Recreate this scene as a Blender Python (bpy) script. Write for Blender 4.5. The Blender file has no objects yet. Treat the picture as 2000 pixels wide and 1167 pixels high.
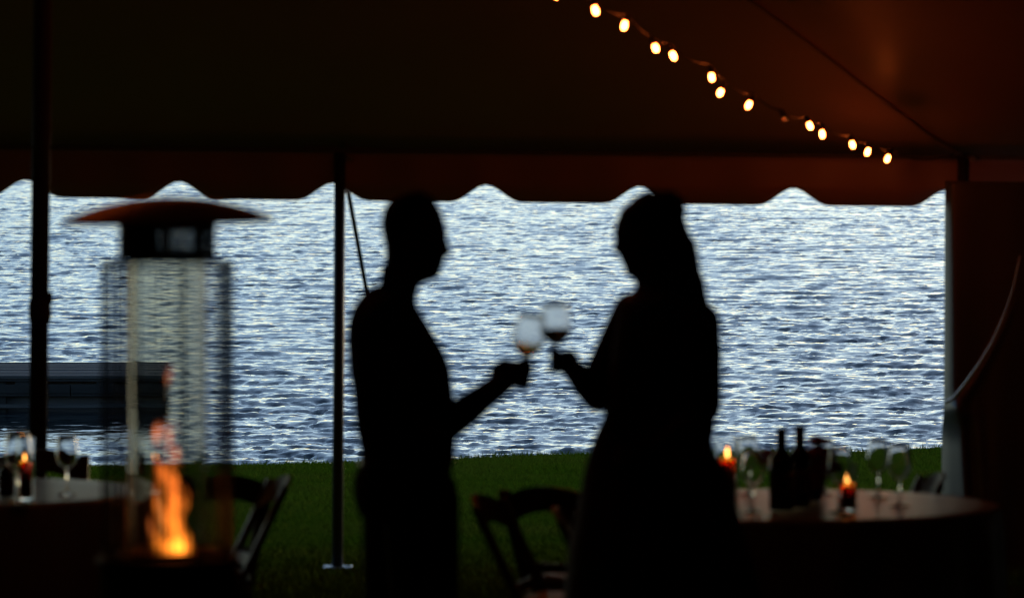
import bpy, bmesh, math, random
import numpy as np
from mathutils import Vector, Matrix

random.seed(7)
R = math.radians
scene = bpy.context.scene
col = scene.collection

# ------------------------------------------------------------------ camera
F = 2000 * 200 / 36.0            # focal length in photograph pixels
CAM_Z = 2.67
PITCH = math.atan(442.5 / F)
cam_d = bpy.data.cameras.new('camera')
cam_d.lens = 200
cam_d.sensor_width = 36
cam_d.clip_start = 0.1
cam_d.clip_end = 20000
cam_d.dof.use_dof = True
cam_d.dof.focus_distance = 72
cam_d.dof.aperture_fstop = 5.6
cam = bpy.data.objects.new('camera', cam_d)
cam.location = (0, 0, CAM_Z)
cam.rotation_euler = (math.pi / 2 - PITCH, 0, 0)
col.objects.link(cam)
scene.camera = cam

# ------------------------------------------------------------------ sky, sun, exposure
SUN_AZ = R(37)                   # clockwise from +Y (towards the lake)
SUN_EL = R(5)
w = bpy.data.worlds.new('World')
scene.world = w
w.use_nodes = True
wt = w.node_tree
bg = wt.nodes['Background']
sk = wt.nodes.new('ShaderNodeTexSky')
sk.sky_type = 'NISHITA'
sk.sun_disc = False
sk.sun_elevation = SUN_EL
sk.sun_rotation = SUN_AZ
sk.air_density = 0.64
sk.dust_density = 0.6
sk.ozone_density = 1.6
wt.links.new(sk.outputs[0], bg.inputs[0])
bg.inputs[1].default_value = 0.10

sun_d = bpy.data.lights.new('sun', 'SUN')
sun_d.energy = 0.02
sun_d.angle = R(12)
sun_d.color = (1.0, 0.8, 0.62)
sun = bpy.data.objects.new('sun', sun_d)
sdir = Vector((math.sin(SUN_AZ) * math.cos(SUN_EL), math.cos(SUN_AZ) * math.cos(SUN_EL), math.sin(SUN_EL)))
sun.rotation_euler = sdir.to_track_quat('Z', 'Y').to_euler()
sun.location = (40, 30, 12)
col.objects.link(sun)

vs = scene.view_settings
vs.view_transform = 'Standard'
vs.look = 'None'
vs.gamma = 1
vs.use_curve_mapping = False
vs.exposure = 1.4
scene.render.engine = 'CYCLES'
scene.cycles.use_denoising = True
scene.cycles.pixel_filter_type = 'BLACKMAN_HARRIS'
scene.cycles.filter_width = 1.1
scene.cycles.max_bounces = 8
scene.cycles.transparent_max_bounces = 24
scene.cycles.diffuse_bounces = 3
scene.cycles.glossy_bounces = 4
scene.cycles.transmission_bounces = 10
scene.cycles.caustics_refractive = False
scene.cycles.caustics_reflective = False
scene.cycles.sample_clamp_indirect = 4.0

# ------------------------------------------------------------------ helpers
def P(px, py, Y):
    """World point seen at photograph pixel (px, py) on the plane y = Y."""
    xr = (px - 1000) / F
    yr = (583.5 - py) / F
    dy = math.cos(PITCH) + yr * math.sin(PITCH)
    dz = -math.sin(PITCH) + yr * math.cos(PITCH)
    t = Y / dy
    return Vector((xr * t, Y, CAM_Z + dz * t))

SLOPE = 0.037
def ground_z(y):
    return SLOPE * (30.6 - y)

def tag(o, label=None, cat=None, group=None, kind=None):
    if label: o['label'] = label
    if cat: o['category'] = cat
    if group: o['group'] = group
    if kind: o['kind'] = kind
    return o

def empty(name, loc=(0, 0, 0), rz=0.0, label=None, cat=None, group=None):
    o = bpy.data.objects.new(name, None)
    o.empty_display_size = 0.1
    o.location = loc
    o.rotation_euler = (0, 0, rz)
    col.objects.link(o)
    return tag(o, label, cat, group)

def obj_from(name, me, mat=None, parent=None, smooth=False):
    if mat is not None:
        me.materials.append(mat)
    if smooth:
        me.polygons.foreach_set('use_smooth', [True] * len(me.polygons))
    o = bpy.data.objects.new(name, me)
    col.objects.link(o)
    if parent is not None:
        o.parent = parent
    return o

class MB:
    """collects shapes, builds ONE mesh object"""
    def __init__(self):
        self.v = []; self.f = []
    def add(self, vs, fs):
        b = len(self.v)
        self.v += [tuple(x) for x in vs]
        self.f += [tuple(b + i for i in f) for f in fs]
        return self
    def box(self, c, s, rot=None, bev=0.0):
        bm = bmesh.new()
        bmesh.ops.create_cube(bm, size=1)
        for v in bm.verts:
            v.co = Vector((v.co.x * s[0], v.co.y * s[1], v.co.z * s[2]))
        if bev > 0:
            bmesh.ops.bevel(bm, geom=list(bm.edges), offset=bev, segments=1, affect='EDGES')
        M = Matrix.Translation(Vector(c)) @ (rot.to_4x4() if rot is not None else Matrix.Identity(4))
        bm.verts.index_update()
        self.add([M @ v.co for v in bm.verts], [[v.index for v in f.verts] for f in bm.faces])
        bm.free()
        return self
    def bar(self, a, b, wx, wy, up=(0, 0, 1), bev=0.0):
        a = Vector(a); b = Vector(b)
        d = (b - a); L = d.length; d.normalize()
        u = Vector(up)
        x = d.cross(u)
        if x.length < 1e-4: x = d.cross(Vector((1, 0, 0)))
        x.normalize(); y = x.cross(d)
        rot = Matrix((x, y, d)).transposed()
        return self.box((a + b) / 2, (wx, wy, L), rot, bev)
    def tube(self, pts, radii, n=10, caps=True, squash=None):
        pts = [Vector(p) for p in pts]
        if not hasattr(radii, '__len__'): radii = [radii] * len(pts)
        vs_ = []; fs = []
        ref = None
        for i, p in enumerate(pts):
            t = (pts[min(i + 1, len(pts) - 1)] - pts[max(i - 1, 0)]).normalized()
            if ref is None:
                ref = t.cross(Vector((0, 0, 1)))
                if ref.length < 0.05: ref = t.cross(Vector((0, 1, 0)))
            ref = (ref - t * ref.dot(t)).normalized()
            b = t.cross(ref)
            for k in range(n):
                a = 2 * math.pi * k / n
                r2 = squash[i] if squash else 1.0
                vs_.append(p + ref * (radii[i] * math.cos(a)) + b * (radii[i] * r2 * math.sin(a)))
        m = len(pts)
        for i in range(m - 1):
            for k in range(n):
                fs.append((i * n + k, i * n + (k + 1) % n, (i + 1) * n + (k + 1) % n, (i + 1) * n + k))
        if caps:
            fs.append(tuple(reversed(range(n))))
            fs.append(tuple((m - 1) * n + k for k in range(n)))
        return self.add(vs_, fs)
    def lathe(self, prof, n=32, c=(0, 0, 0), sx=1.0, sy=1.0):
        vs_ = []; fs = []; ring = []
        for (r, z) in prof:
            if r < 1e-6:
                ring.append([len(vs_)]); vs_.append((c[0], c[1], c[2] + z))
            else:
                ids = []
                for k in range(n):
                    a = 2 * math.pi * k / n
                    ids.append(len(vs_))
                    vs_.append((c[0] + r * math.cos(a) * sx, c[1] + r * math.sin(a) * sy, c[2] + z))
                ring.append(ids)
        for a, b in zip(ring[:-1], ring[1:]):
            for k in range(n):
                k2 = (k + 1) % n
                if len(a) == 1 and len(b) == 1: continue
                if len(a) == 1: fs.append((a[0], b[k2], b[k]))
                elif len(b) == 1: fs.append((a[k], a[k2], b[0]))
                else: fs.append((a[k], a[k2], b[k2], b[k]))
        return self.add(vs_, fs)
    def mesh(self, name):
        me = bpy.data.meshes.new(name)
        me.from_pydata(self.v, [], self.f)
        bm = bmesh.new(); bm.from_mesh(me)
        bmesh.ops.remove_doubles(bm, verts=bm.verts, dist=1e-7)
        bmesh.ops.recalc_face_normals(bm, faces=bm.faces)
        bm.to_mesh(me); bm.free()
        me.update()
        return me
    def build(self, name, mat, parent=None, smooth=False):
        o = obj_from(name, self.mesh(name), mat, parent, smooth)
        return o

def auto_smooth(o, ang=35):
    me = o.data
    me.polygons.foreach_set('use_smooth', [True] * len(me.polygons))
    try:
        me.set_sharp_from_angle(angle=R(ang))
    except Exception:
        pass
    return o

def big_mesh(name, V, Fc, mat, smooth=True, parent=None):
    """V (n,3) float array, Fc (m,k) int array"""
    me = bpy.data.meshes.new(name)
    V = np.asarray(V, np.float32); Fc = np.asarray(Fc, np.int32)
    n, k = Fc.shape
    me.vertices.add(len(V)); me.vertices.foreach_set('co', V.ravel())
    me.loops.add(n * k); me.loops.foreach_set('vertex_index', Fc.ravel())
    me.polygons.add(n)
    me.polygons.foreach_set('loop_start', np.arange(0, n * k, k, dtype=np.int32))
    me.polygons.foreach_set('loop_total', np.full(n, k, np.int32))
    me.update(calc_edges=True)
    if smooth:
        me.polygons.foreach_set('use_smooth', np.ones(n, bool))
    me.validate()
    return obj_from(name, me, mat, parent)

def grid_faces(nr, nc):
    i = np.arange(nr - 1)[:, None] * nc + np.arange(nc - 1)[None, :]
    return np.stack([i, i + 1, i + nc + 1, i + nc], -1).reshape(-1, 4)

def copy_tree(o, parent=None):
    c = o.copy()
    col.objects.link(c)
    c.parent = parent
    for ch in list(o.children):
        copy_tree(ch, c)
    return c

# ------------------------------------------------------------------ materials
def new_mat(name):
    m = bpy.data.materials.new(name)
    m.use_nodes = True
    nt = m.node_tree
    return m, nt, nt.nodes['Principled BSDF']

def pmat(name, c, rough=0.6, metal=0.0, c2=None, nscale=8.0, bump=0.0, bscale=60.0, spec=None, ndetail=4, stretch=None, **kw):
    m, nt, b = new_mat(name)
    b.inputs['Base Color'].default_value = (*c, 1)
    b.inputs['Roughness'].default_value = rough
    b.inputs['Metallic'].default_value = metal
    if spec is not None: b.inputs['Specular IOR Level'].default_value = spec
    for k, v in kw.items():
        b.inputs[k].default_value = v
    tc = nt.nodes.new('ShaderNodeTexCoord')
    src = tc.outputs['Object']
    if stretch:
        mp = nt.nodes.new('ShaderNodeMapping')
        mp.inputs['Scale'].default_value = stretch
        nt.links.new(src, mp.inputs['Vector']); src = mp.outputs['Vector']
    if c2 is not None:
        n = nt.nodes.new('ShaderNodeTexNoise')
        n.inputs['Scale'].default_value = nscale
        n.inputs['Detail'].default_value = ndetail
        nt.links.new(src, n.inputs['Vector'])
        r = nt.nodes.new('ShaderNodeValToRGB')
        r.color_ramp.elements[0].position = 0.32; r.color_ramp.elements[1].position = 0.68
        r.color_ramp.elements[0].color = (*c, 1); r.color_ramp.elements[1].color = (*c2, 1)
        nt.links.new(n.outputs['Fac'], r.inputs['Fac'])
        nt.links.new(r.outputs['Color'], b.inputs['Base Color'])
    if bump > 0:
        n2 = nt.nodes.new('ShaderNodeTexNoise')
        n2.inputs['Scale'].default_value = bscale
        n2.inputs['Detail'].default_value = 3
        nt.links.new(src, n2.inputs['Vector'])
        bp = nt.nodes.new('ShaderNodeBump')
        bp.inputs['Strength'].default_value = bump
        bp.inputs['Distance'].default_value = 0.01
        nt.links.new(n2.outputs['Fac'], bp.inputs['Height'])
        nt.links.new(bp.outputs['Normal'], b.inputs['Normal'])
    return m

M = {}
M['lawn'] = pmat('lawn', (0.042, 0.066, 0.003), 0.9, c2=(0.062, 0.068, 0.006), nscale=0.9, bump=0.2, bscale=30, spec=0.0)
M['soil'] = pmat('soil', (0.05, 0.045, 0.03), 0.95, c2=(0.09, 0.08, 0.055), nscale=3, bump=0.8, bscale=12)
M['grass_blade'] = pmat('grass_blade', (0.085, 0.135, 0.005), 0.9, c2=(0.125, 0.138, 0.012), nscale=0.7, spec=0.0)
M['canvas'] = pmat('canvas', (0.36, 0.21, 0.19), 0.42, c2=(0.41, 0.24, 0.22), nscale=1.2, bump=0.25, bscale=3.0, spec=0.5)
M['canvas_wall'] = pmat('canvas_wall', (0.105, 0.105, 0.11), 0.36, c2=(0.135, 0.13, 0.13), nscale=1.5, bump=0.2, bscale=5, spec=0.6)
M['webbing'] = pmat('webbing', (0.10, 0.09, 0.085), 0.8, c2=(0.14, 0.13, 0.12), nscale=40)
M['pole'] = pmat('pole', (0.05, 0.045, 0.042), 0.5, metal=0.3, c2=(0.07, 0.06, 0.055), nscale=14)
M['wood_pole'] = pmat('wood_pole', (0.035, 0.024, 0.018), 0.6, c2=(0.05, 0.035, 0.025), nscale=6, stretch=(8, 8, 0.6))
M['steel'] = pmat('steel', (0.62, 0.62, 0.62), 0.38, metal=1.0, c2=(0.5, 0.5, 0.5), nscale=25)
M['curtain_sheen'] = pmat('curtain_sheen', (0.75, 0.75, 0.73), 0.28)  # pale tone of the strand that replaces the sheen on the curtain
M['seam'] = pmat('seam', (0.27, 0.16, 0.145), 0.6, c2=(0.30, 0.18, 0.165), nscale=20)
M['strap'] = pmat('strap', (0.05, 0.05, 0.055), 0.8)
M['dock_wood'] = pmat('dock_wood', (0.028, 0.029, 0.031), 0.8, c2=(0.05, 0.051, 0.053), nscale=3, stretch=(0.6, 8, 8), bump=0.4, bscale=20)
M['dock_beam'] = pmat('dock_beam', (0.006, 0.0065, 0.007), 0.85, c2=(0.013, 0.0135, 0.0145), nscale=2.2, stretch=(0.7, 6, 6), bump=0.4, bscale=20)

def glass_mat(name, c=(1, 1, 1), rough=0.0, ior=1.46):
    m, nt, b = new_mat(name)
    b.inputs['Base Color'].default_value = (*c, 1)
    b.inputs['Transmission Weight'].default_value = 1
    b.inputs['Roughness'].default_value = rough
    b.inputs['IOR'].default_value = ior
    return m
def emit_mat(name, c, strength):
    m = bpy.data.materials.new(name); m.use_nodes = True
    nt = m.node_tree; nt.nodes.clear()
    e = nt.nodes.new('ShaderNodeEmission'); e.inputs[0].default_value = (*c, 1); e.inputs[1].default_value = strength
    o = nt.nodes.new('ShaderNodeOutputMaterial')
    nt.links.new(e.outputs[0], o.inputs['Surface'])
    return m
def flame_mat(name, c_lo, c_hi, strength, z0, z1, nscale):
    """emitting gas: thickness makes the brightness, colour reddens with height"""
    m = bpy.data.materials.new(name); m.use_nodes = True
    nt = m.node_tree; nt.nodes.clear()
    tc = nt.nodes.new('ShaderNodeTexCoord')
    sp = nt.nodes.new('ShaderNodeSeparateXYZ'); nt.links.new(tc.outputs['Object'], sp.inputs[0])
    mr = nt.nodes.new('ShaderNodeMapRange')
    mr.inputs['From Min'].default_value = z0; mr.inputs['From Max'].default_value = z1
    nt.links.new(sp.outputs['Z'], mr.inputs['Value'])
    mx = nt.nodes.new('ShaderNodeMix'); mx.data_type = 'RGBA'
    mx.inputs['A'].default_value = (*c_lo, 1); mx.inputs['B'].default_value = (*c_hi, 1)
    nt.links.new(mr.outputs['Result'], mx.inputs['Factor'])
    mp = nt.nodes.new('ShaderNodeMapping'); mp.inputs['Scale'].default_value = (1, 1, 0.45)
    n = nt.nodes.new('ShaderNodeTexNoise'); n.inputs['Scale'].default_value = nscale; n.inputs['Detail'].default_value = 2
    nt.links.new(tc.outputs['Object'], mp.inputs['Vector']); nt.links.new(mp.outputs['Vector'], n.inputs['Vector'])
    m2 = nt.nodes.new('ShaderNodeMapRange')
    m2.inputs['From Min'].default_value = 0.42; m2.inputs['From Max'].default_value = 0.62
    m2.inputs['To Min'].default_value = 0.05 * strength; m2.inputs['To Max'].default_value = 1.8 * strength
    nt.links.new(n.outputs['Fac'], m2.inputs['Value'])
    e = nt.nodes.new('ShaderNodeEmission')
    nt.links.new(mx.outputs['Result'], e.inputs['Color']); nt.links.new(m2.outputs['Result'], e.inputs['Strength'])
    o = nt.nodes.new('ShaderNodeOutputMaterial'); nt.links.new(e.outputs[0], o.inputs['Volume'])
    return m
M['glass'] = glass_mat('glass')
M['chilled_glass'] = glass_mat('chilled_glass', (1.0, 1.0, 1.0), 0.05)
M['tube_glass'] = glass_mat('tube_glass', (0.94, 0.905, 0.80), 0.0)
M['white_wine'] = glass_mat('white_wine', (0.78, 0.70, 0.30), 0.2, 1.12)
M['bottle_glass'] = pmat('bottle_glass', (0.004, 0.006, 0.004), 0.08)
M['foil'] = pmat('foil', (0.02, 0.008, 0.01), 0.35, metal=0.5)
M['paper_label'] = pmat('paper_label', (0.05, 0.035, 0.03), 0.7, c2=(0.06, 0.045, 0.04), nscale=20)
M['linen'] = pmat('linen', (0.22, 0.255, 0.27), 0.34, c2=(0.26, 0.295, 0.31), nscale=4, bump=0.05, bscale=200, spec=0.5)
M['chair_wood'] = pmat('chair_wood', (0.045, 0.032, 0.03), 0.45, c2=(0.07, 0.052, 0.048), nscale=5, stretch=(3, 3, 1))
M['seat_pad'] = pmat('seat_pad', (0.22, 0.21, 0.20), 0.5, c2=(0.26, 0.25, 0.24), nscale=8)
M['wax'] = pmat('wax', (0.92, 0.36, 0.10), 0.5, c2=(0.95, 0.42, 0.13), nscale=20, **{'Subsurface Weight': 1.0, 'Subsurface Scale': 0.09, 'Subsurface Radius': (1.0, 0.35, 0.12)})
M['candle_flame'] = emit_mat('candle_flame', (1.0, 0.36, 0.07), 3.0)
M['bulb'] = emit_mat('bulb', (1.0, 0.15, 0.025), 32.0)
M['cable'] = pmat('cable', (0.05, 0.04, 0.035), 0.6)
M['dead_bulb'] = glass_mat('dead_bulb', (1.0, 0.8, 0.6))
M['petal'] = pmat('petal', (0.42, 0.022, 0.014), 0.6, c2=(0.55, 0.06, 0.018), nscale=12, **{'Transmission Weight': 0.0, 'Subsurface Weight': 0.6, 'Subsurface Scale': 0.02, 'Subsurface Radius': (1, .2, .1)})
M['leaf'] = pmat('leaf', (0.03, 0.05, 0.015), 0.5, c2=(0.05, 0.07, 0.02), nscale=20)
M['vase'] = pmat('vase', (0.05, 0.02, 0.015), 0.2)
M['black_metal'] = pmat('black_metal', (0.012, 0.011, 0.011), 0.45, c2=(0.02, 0.018, 0.017), nscale=12)
M['hood_metal'] = pmat('hood_metal', (0.70, 0.55, 0.48), 0.38, metal=1.0, c2=(0.42, 0.38, 0.35), nscale=30)
M['wire'] = pmat('wire', (0.02, 0.02, 0.02), 0.5, metal=0.3)
M['skin'] = pmat('skin', (0.26, 0.16, 0.12), 0.55, c2=(0.29, 0.18, 0.135), nscale=20)
M['man_hair'] = pmat('man_hair', (0.02, 0.014, 0.01), 0.6, c2=(0.03, 0.02, 0.015), nscale=60, bump=.5, bscale=150)
M['woman_hair'] = pmat('woman_hair', (0.03, 0.018, 0.012), 0.5, c2=(0.05, 0.03, 0.02), nscale=40, stretch=(6, 6, .5), bump=.5, bscale=120)
M['shirt'] = pmat('shirt', (0.012, 0.012, 0.014), 0.8, c2=(0.018, 0.018, 0.02), nscale=10, bump=.2, bscale=20)
M['trousers'] = pmat('trousers', (0.010, 0.010, 0.012), 0.8, c2=(0.015, 0.015, 0.017), nscale=10)
M['dress'] = pmat('dress', (0.05, 0.008, 0.008), 0.7, c2=(0.07, 0.012, 0.012), nscale=8, bump=.3, bscale=12)
M['shoe'] = pmat('shoe', (0.01, 0.008, 0.007), 0.3)
# ------------------------------------------------------------------ ground
ZW = -1.6                                        # lake level
def shore_y(x):
    return 50.3 + 0.75 * x + 0.25 * np.sin(x * 1.3) + 0.12 * np.sin(x * 3.1 + 1)

def lawn_h(x, y):
    z = SLOPE * (30.6 - y)
    z = z + 0.012 * np.sin(x * 0.9 + y * 0.4) + 0.010 * np.sin(x * 0.37 - y * 0.83 + 2)
    e = shore_y(x)
    over = np.clip(y - e, 0, None)
    return z - 0.9 * np.minimum(over, 1.6) ** 1.15

ys = np.concatenate([np.linspace(-60, 20, 30), np.linspace(21, 44, 60), np.linspace(44.3, 62, 110)])
us = np.linspace(-1, 1, 141)
xs = 70 * np.sign(us) * np.abs(us) ** 2.2
XX, YY = np.meshgrid(xs, ys)
YY2 = np.where(YY > 44, 44 + (YY - 44) * 1.0 + np.clip(0.75 * XX, -30, 45) * np.clip((YY - 44) / 5, 0, 1), YY)
ZZ = lawn_h(XX, YY2)
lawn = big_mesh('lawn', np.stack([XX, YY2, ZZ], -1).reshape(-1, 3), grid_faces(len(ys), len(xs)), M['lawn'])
tag(lawn, kind='structure')

# grass blades over the part of the lawn in view (too many to count)
rng = np.random.default_rng(11)
NB = 330000
gy = 26.5 + (51.8 - 26.5) * rng.random(NB) ** 0.9
gx = (rng.random(NB) * 2 - 1) * (0.105 * gy + 1.2)
gy = gy + np.where(gy > 47, 0.75 * gx * np.clip((gy - 47) / 3, 0, 1), 0)
keep = gy < shore_y(gx) + 0.25
gx, gy = gx[keep], gy[keep]
NB = len(gx)
gz = lawn_h(gx, gy)
clump = 0.5 + 0.5 * np.sin(gx * 2.1 + 1.3 * np.sin(gy * 1.7)) * np.sin(gy * 2.6 + gx)
hgt = (0.016 + 0.026 * rng.random(NB) ** 2) * (0.75 + 0.6 * clump)
edge = np.clip(1 - np.abs(gy - shore_y(gx)) / 0.4, 0, 1)
hgt = hgt * (1 + 1.2 * edge * rng.random(NB))
ang = rng.random(NB) * math.pi
wd = 0.0035 + 0.003 * rng.random(NB)
lx, ly = (rng.normal(0, 0.6, NB) * hgt, rng.normal(0, 0.6, NB) * hgt)
a = np.stack([gx - np.cos(ang) * wd, gy - np.sin(ang) * wd, gz - 0.004], -1)
b = np.stack([gx + np.cos(ang) * wd, gy + np.sin(ang) * wd, gz - 0.004], -1)
c = np.stack([gx + lx, gy + ly, gz + hgt], -1)
GV = np.stack([a, b, c], 1).reshape(-1, 3)
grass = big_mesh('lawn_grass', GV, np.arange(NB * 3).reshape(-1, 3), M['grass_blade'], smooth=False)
tag(grass, 'short green grass blades covering the lawn down to the shore', 'grass', kind='stuff')

# ------------------------------------------------------------------ lake
def wave_tile(N, L, wind, lp, spread, seed, slope, lo_cut=0.0, hi_lam=0.0, SPEC=3.3):
    """random wind-wave tile: heights and horizontal (choppy) displacement, periodic over L metres"""
    g = np.random.default_rng(seed)
    k1 = np.fft.fftfreq(N, L / N) * 2 * math.pi
    KX, KY = np.meshgrid(k1, k1)
    K = np.hypot(KX, KY); K[0, 0] = 1
    kp = 2 * math.pi / lp
    cosw = (KX * wind[0] + KY * wind[1]) / K
    D = np.abs(cosw) ** spread + 0.03
    S = K ** -SPEC * np.exp(-0.9 * (kp / K) ** 2) * D * np.exp(-(K * hi_lam / 6.283) ** 2)
    S[K < lo_cut] = 0; S[0, 0] = 0
    H = np.sqrt(S) * (g.normal(size=(N, N)) + 1j * g.normal(size=(N, N)))
    h = np.fft.ifft2(H)
    sx = np.real(np.fft.ifft2(1j * KX * H)); sy = np.real(np.fft.ifft2(1j * KY * H))
    rms = math.sqrt((sx ** 2 + sy ** 2).mean())
    q = slope / rms
    dx = np.real(np.fft.ifft2(-1j * KX / K * H)) * q
    dy = np.real(np.fft.ifft2(-1j * KY / K * H)) * q
    return np.real(h) * q, dx, dy

def sample(tile, L, x, y):
    N = tile.shape[0]
    u = (x / L % 1.0) * N; v = (y / L % 1.0) * N
    i = np.floor(u).astype(int); j = np.floor(v).astype(int)
    fu = u - i; fv = v - j
    i %= N; j %= N; i1 = (i + 1) % N; j1 = (j + 1) % N
    return (tile[j, i] * (1 - fu) * (1 - fv) + tile[j, i1] * fu * (1 - fv)
            + tile[j1, i] * (1 - fu) * fv + tile[j1, i1] * fu * fv)

def rot(x, y, a):
    return x * math.cos(a) - y * math.sin(a), x * math.sin(a) + y * math.cos(a)

LA = 27.0
tA = wave_tile(1024, LA, (math.sin(R(12)), math.cos(R(12))), 2.5, 2.0, 3, 0.19, hi_lam=0.04, SPEC=3.45)
LB = 15.3
tB = wave_tile(1024, LB, (math.sin(R(-16)), math.cos(R(-16))), 0.55, 0.5, 5, 0.28, hi_lam=0.025)
CHOP = 1.3

def waves(x, y):
    a1 = R(0); x1, y1 = rot(x, y, a1)
    hA, dxA, dyA = (sample(t, LA, x1, y1) for t in tA)
    a2 = R(9); x2, y2 = rot(x, y, a2)
    hB, dxB, dyB = (sample(t, LB, x2, y2) for t in tB)
    # gusts: patches of rougher and calmer water
    g = 1 + 0.28 * np.sin(x * 0.21 + 0.9 * np.sin(y * 0.06)) * np.sin(y * 0.085 + 0.5 * np.sin(x * 0.13))
    # short chop rides on the faces of the longer waves that turn towards the shore; flats between stay smooth
    e = 0.05
    sA = (sample(tA[0], LA, x1, y1 + e) - sample(tA[0], LA, x1, y1 - e)) / (2 * e)
    q = np.clip((sA / 0.14 + 0.6) / 2.4, 0, 1)
    g = g * (0.40 + 1.25 * q * q * (3 - 2 * q))
    # sheltered water behind the dock
    sh = 1 - 0.78 * np.clip((-3.5 - x) / 1.6, 0, 1) * np.clip((74.0 - y) / 1.2, 0, 1) * np.clip((y - 59) / 9, 0.25, 1)
    dxb, dyb = rot(dxB, dyB, -a2)
    return (hA + hB * g) * sh, (dxA + dxb * g) * sh, (dyA + dyb * g) * sh

rows = [56.0]
while rows[-1] < 270:
    rows.append(rows[-1] * 1.00125)
rows = np.array(rows)
ncol = 600
u = np.linspace(-0.135, 0.135, ncol)
WX = rows[:, None] * u[None, :]
WY = np.repeat(rows[:, None], ncol, 1)
hh, ddx, ddy = waves(WX, WY)
fade = np.clip((rows[:, None] - 56) / 2, 0, 1)
V = np.stack([WX + CHOP * ddx, WY + CHOP * ddy, ZW + hh], -1).reshape(-1, 3)
Fq = grid_faces(len(rows), ncol)
nb = len(V)
# the rest of the lake, out to the horizon, a little lower so that it never cuts the modelled waves
big = np.array([[-6000, 45, ZW - 0.55], [6000, 45, ZW - 0.55], [6000, 9000, ZW - 0.55], [-6000, 9000, ZW - 0.55]], float)
V = np.concatenate([V, big])
Fq = np.concatenate([Fq, [[nb, nb + 1, nb + 2, nb + 3]]])
m, nt, bs = new_mat('lake_water')
bs.inputs['Base Color'].default_value = (0.003, 0.014, 0.021, 1)
bs.inputs['Roughness'].default_value = 0.02
bs.inputs['IOR'].default_value = 1.333
tc = nt.nodes.new('ShaderNodeTexCoord')
mp = nt.nodes.new('ShaderNodeMapping'); mp.inputs['Scale'].default_value = (1.0, 1.7, 1.0)
n1 = nt.nodes.new('ShaderNodeTexNoise'); n1.inputs['Scale'].default_value = 12.0; n1.inputs['Detail'].default_value = 3
bp = nt.nodes.new('ShaderNodeBump'); bp.inputs['Strength'].default_value = 0.35; bp.inputs['Distance'].default_value = 0.006
nt.links.new(tc.outputs['Object'], mp.inputs['Vector']); nt.links.new(mp.outputs['Vector'], n1.inputs['Vector'])
nt.links.new(n1.outputs['Fac'], bp.inputs['Height']); nt.links.new(bp.outputs['Normal'], bs.inputs['Normal'])
M['lake_water'] = m
lake = big_mesh('lake_water', V, Fq, m)
tag(lake, kind='structure')

# ------------------------------------------------------------------ dock
def build_dock():
    yf = 71.4
    zt = P(200, 733, yf).z
    xr = P(313, 760, yf).x
    xl = -13.0
    root = empty('dock', ((xl + xr) / 2, yf, zt), 0, 'weathered grey wooden dock lying in the water left of the heater', 'dock')
    ox = (xl + xr) / 2
    g = random.Random(4)
    y = 0.0
    i = 0
    Lx = xr - xl
    while y < 3.1:
        wdt = 0.19
        mb = MB().box((g.uniform(-.03, .03), y + wdt / 2, -0.02 + g.uniform(-.004, .004)), (Lx, wdt - 0.014, 0.04), None, 0.004)
        mb.build('deck_plank', M['dock_wood'], root)
        y += wdt; i += 1
    # face: rim board, spacer blocks, broad face boards, lower rail, posts
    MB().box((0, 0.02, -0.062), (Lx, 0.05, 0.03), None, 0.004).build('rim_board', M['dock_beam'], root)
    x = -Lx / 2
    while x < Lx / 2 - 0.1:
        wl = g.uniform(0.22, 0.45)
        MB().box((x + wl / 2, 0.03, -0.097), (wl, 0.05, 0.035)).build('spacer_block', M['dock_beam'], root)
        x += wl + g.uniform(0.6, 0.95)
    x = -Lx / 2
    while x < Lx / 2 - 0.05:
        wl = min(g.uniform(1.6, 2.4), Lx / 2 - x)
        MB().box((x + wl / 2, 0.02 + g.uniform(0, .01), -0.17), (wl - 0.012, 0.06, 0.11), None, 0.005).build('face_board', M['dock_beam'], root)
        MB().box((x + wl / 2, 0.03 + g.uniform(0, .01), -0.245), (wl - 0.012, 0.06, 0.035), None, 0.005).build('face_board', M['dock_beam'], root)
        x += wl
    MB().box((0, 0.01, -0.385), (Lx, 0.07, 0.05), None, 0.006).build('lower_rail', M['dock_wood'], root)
    x = Lx / 2 - 0.12
    while x > -Lx / 2:
        for yy in (0.12, 2.8):
            MB().box((x, yy, -0.85), (0.16, 0.14, 1.58), None, 0.01).build('post', M['dock_beam'], root)
        x -= 1.9
    MB().box((0, 1.5, -0.30), (Lx - .3, 2.6, 0.38)).build('float_tank', M['strap'], root)
    MB().box((Lx / 2 - 0.03, 1.55, -0.20), (0.05, 3.0, 0.28)).build('end_board', M['dock_beam'], root)
build_dock()
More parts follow.
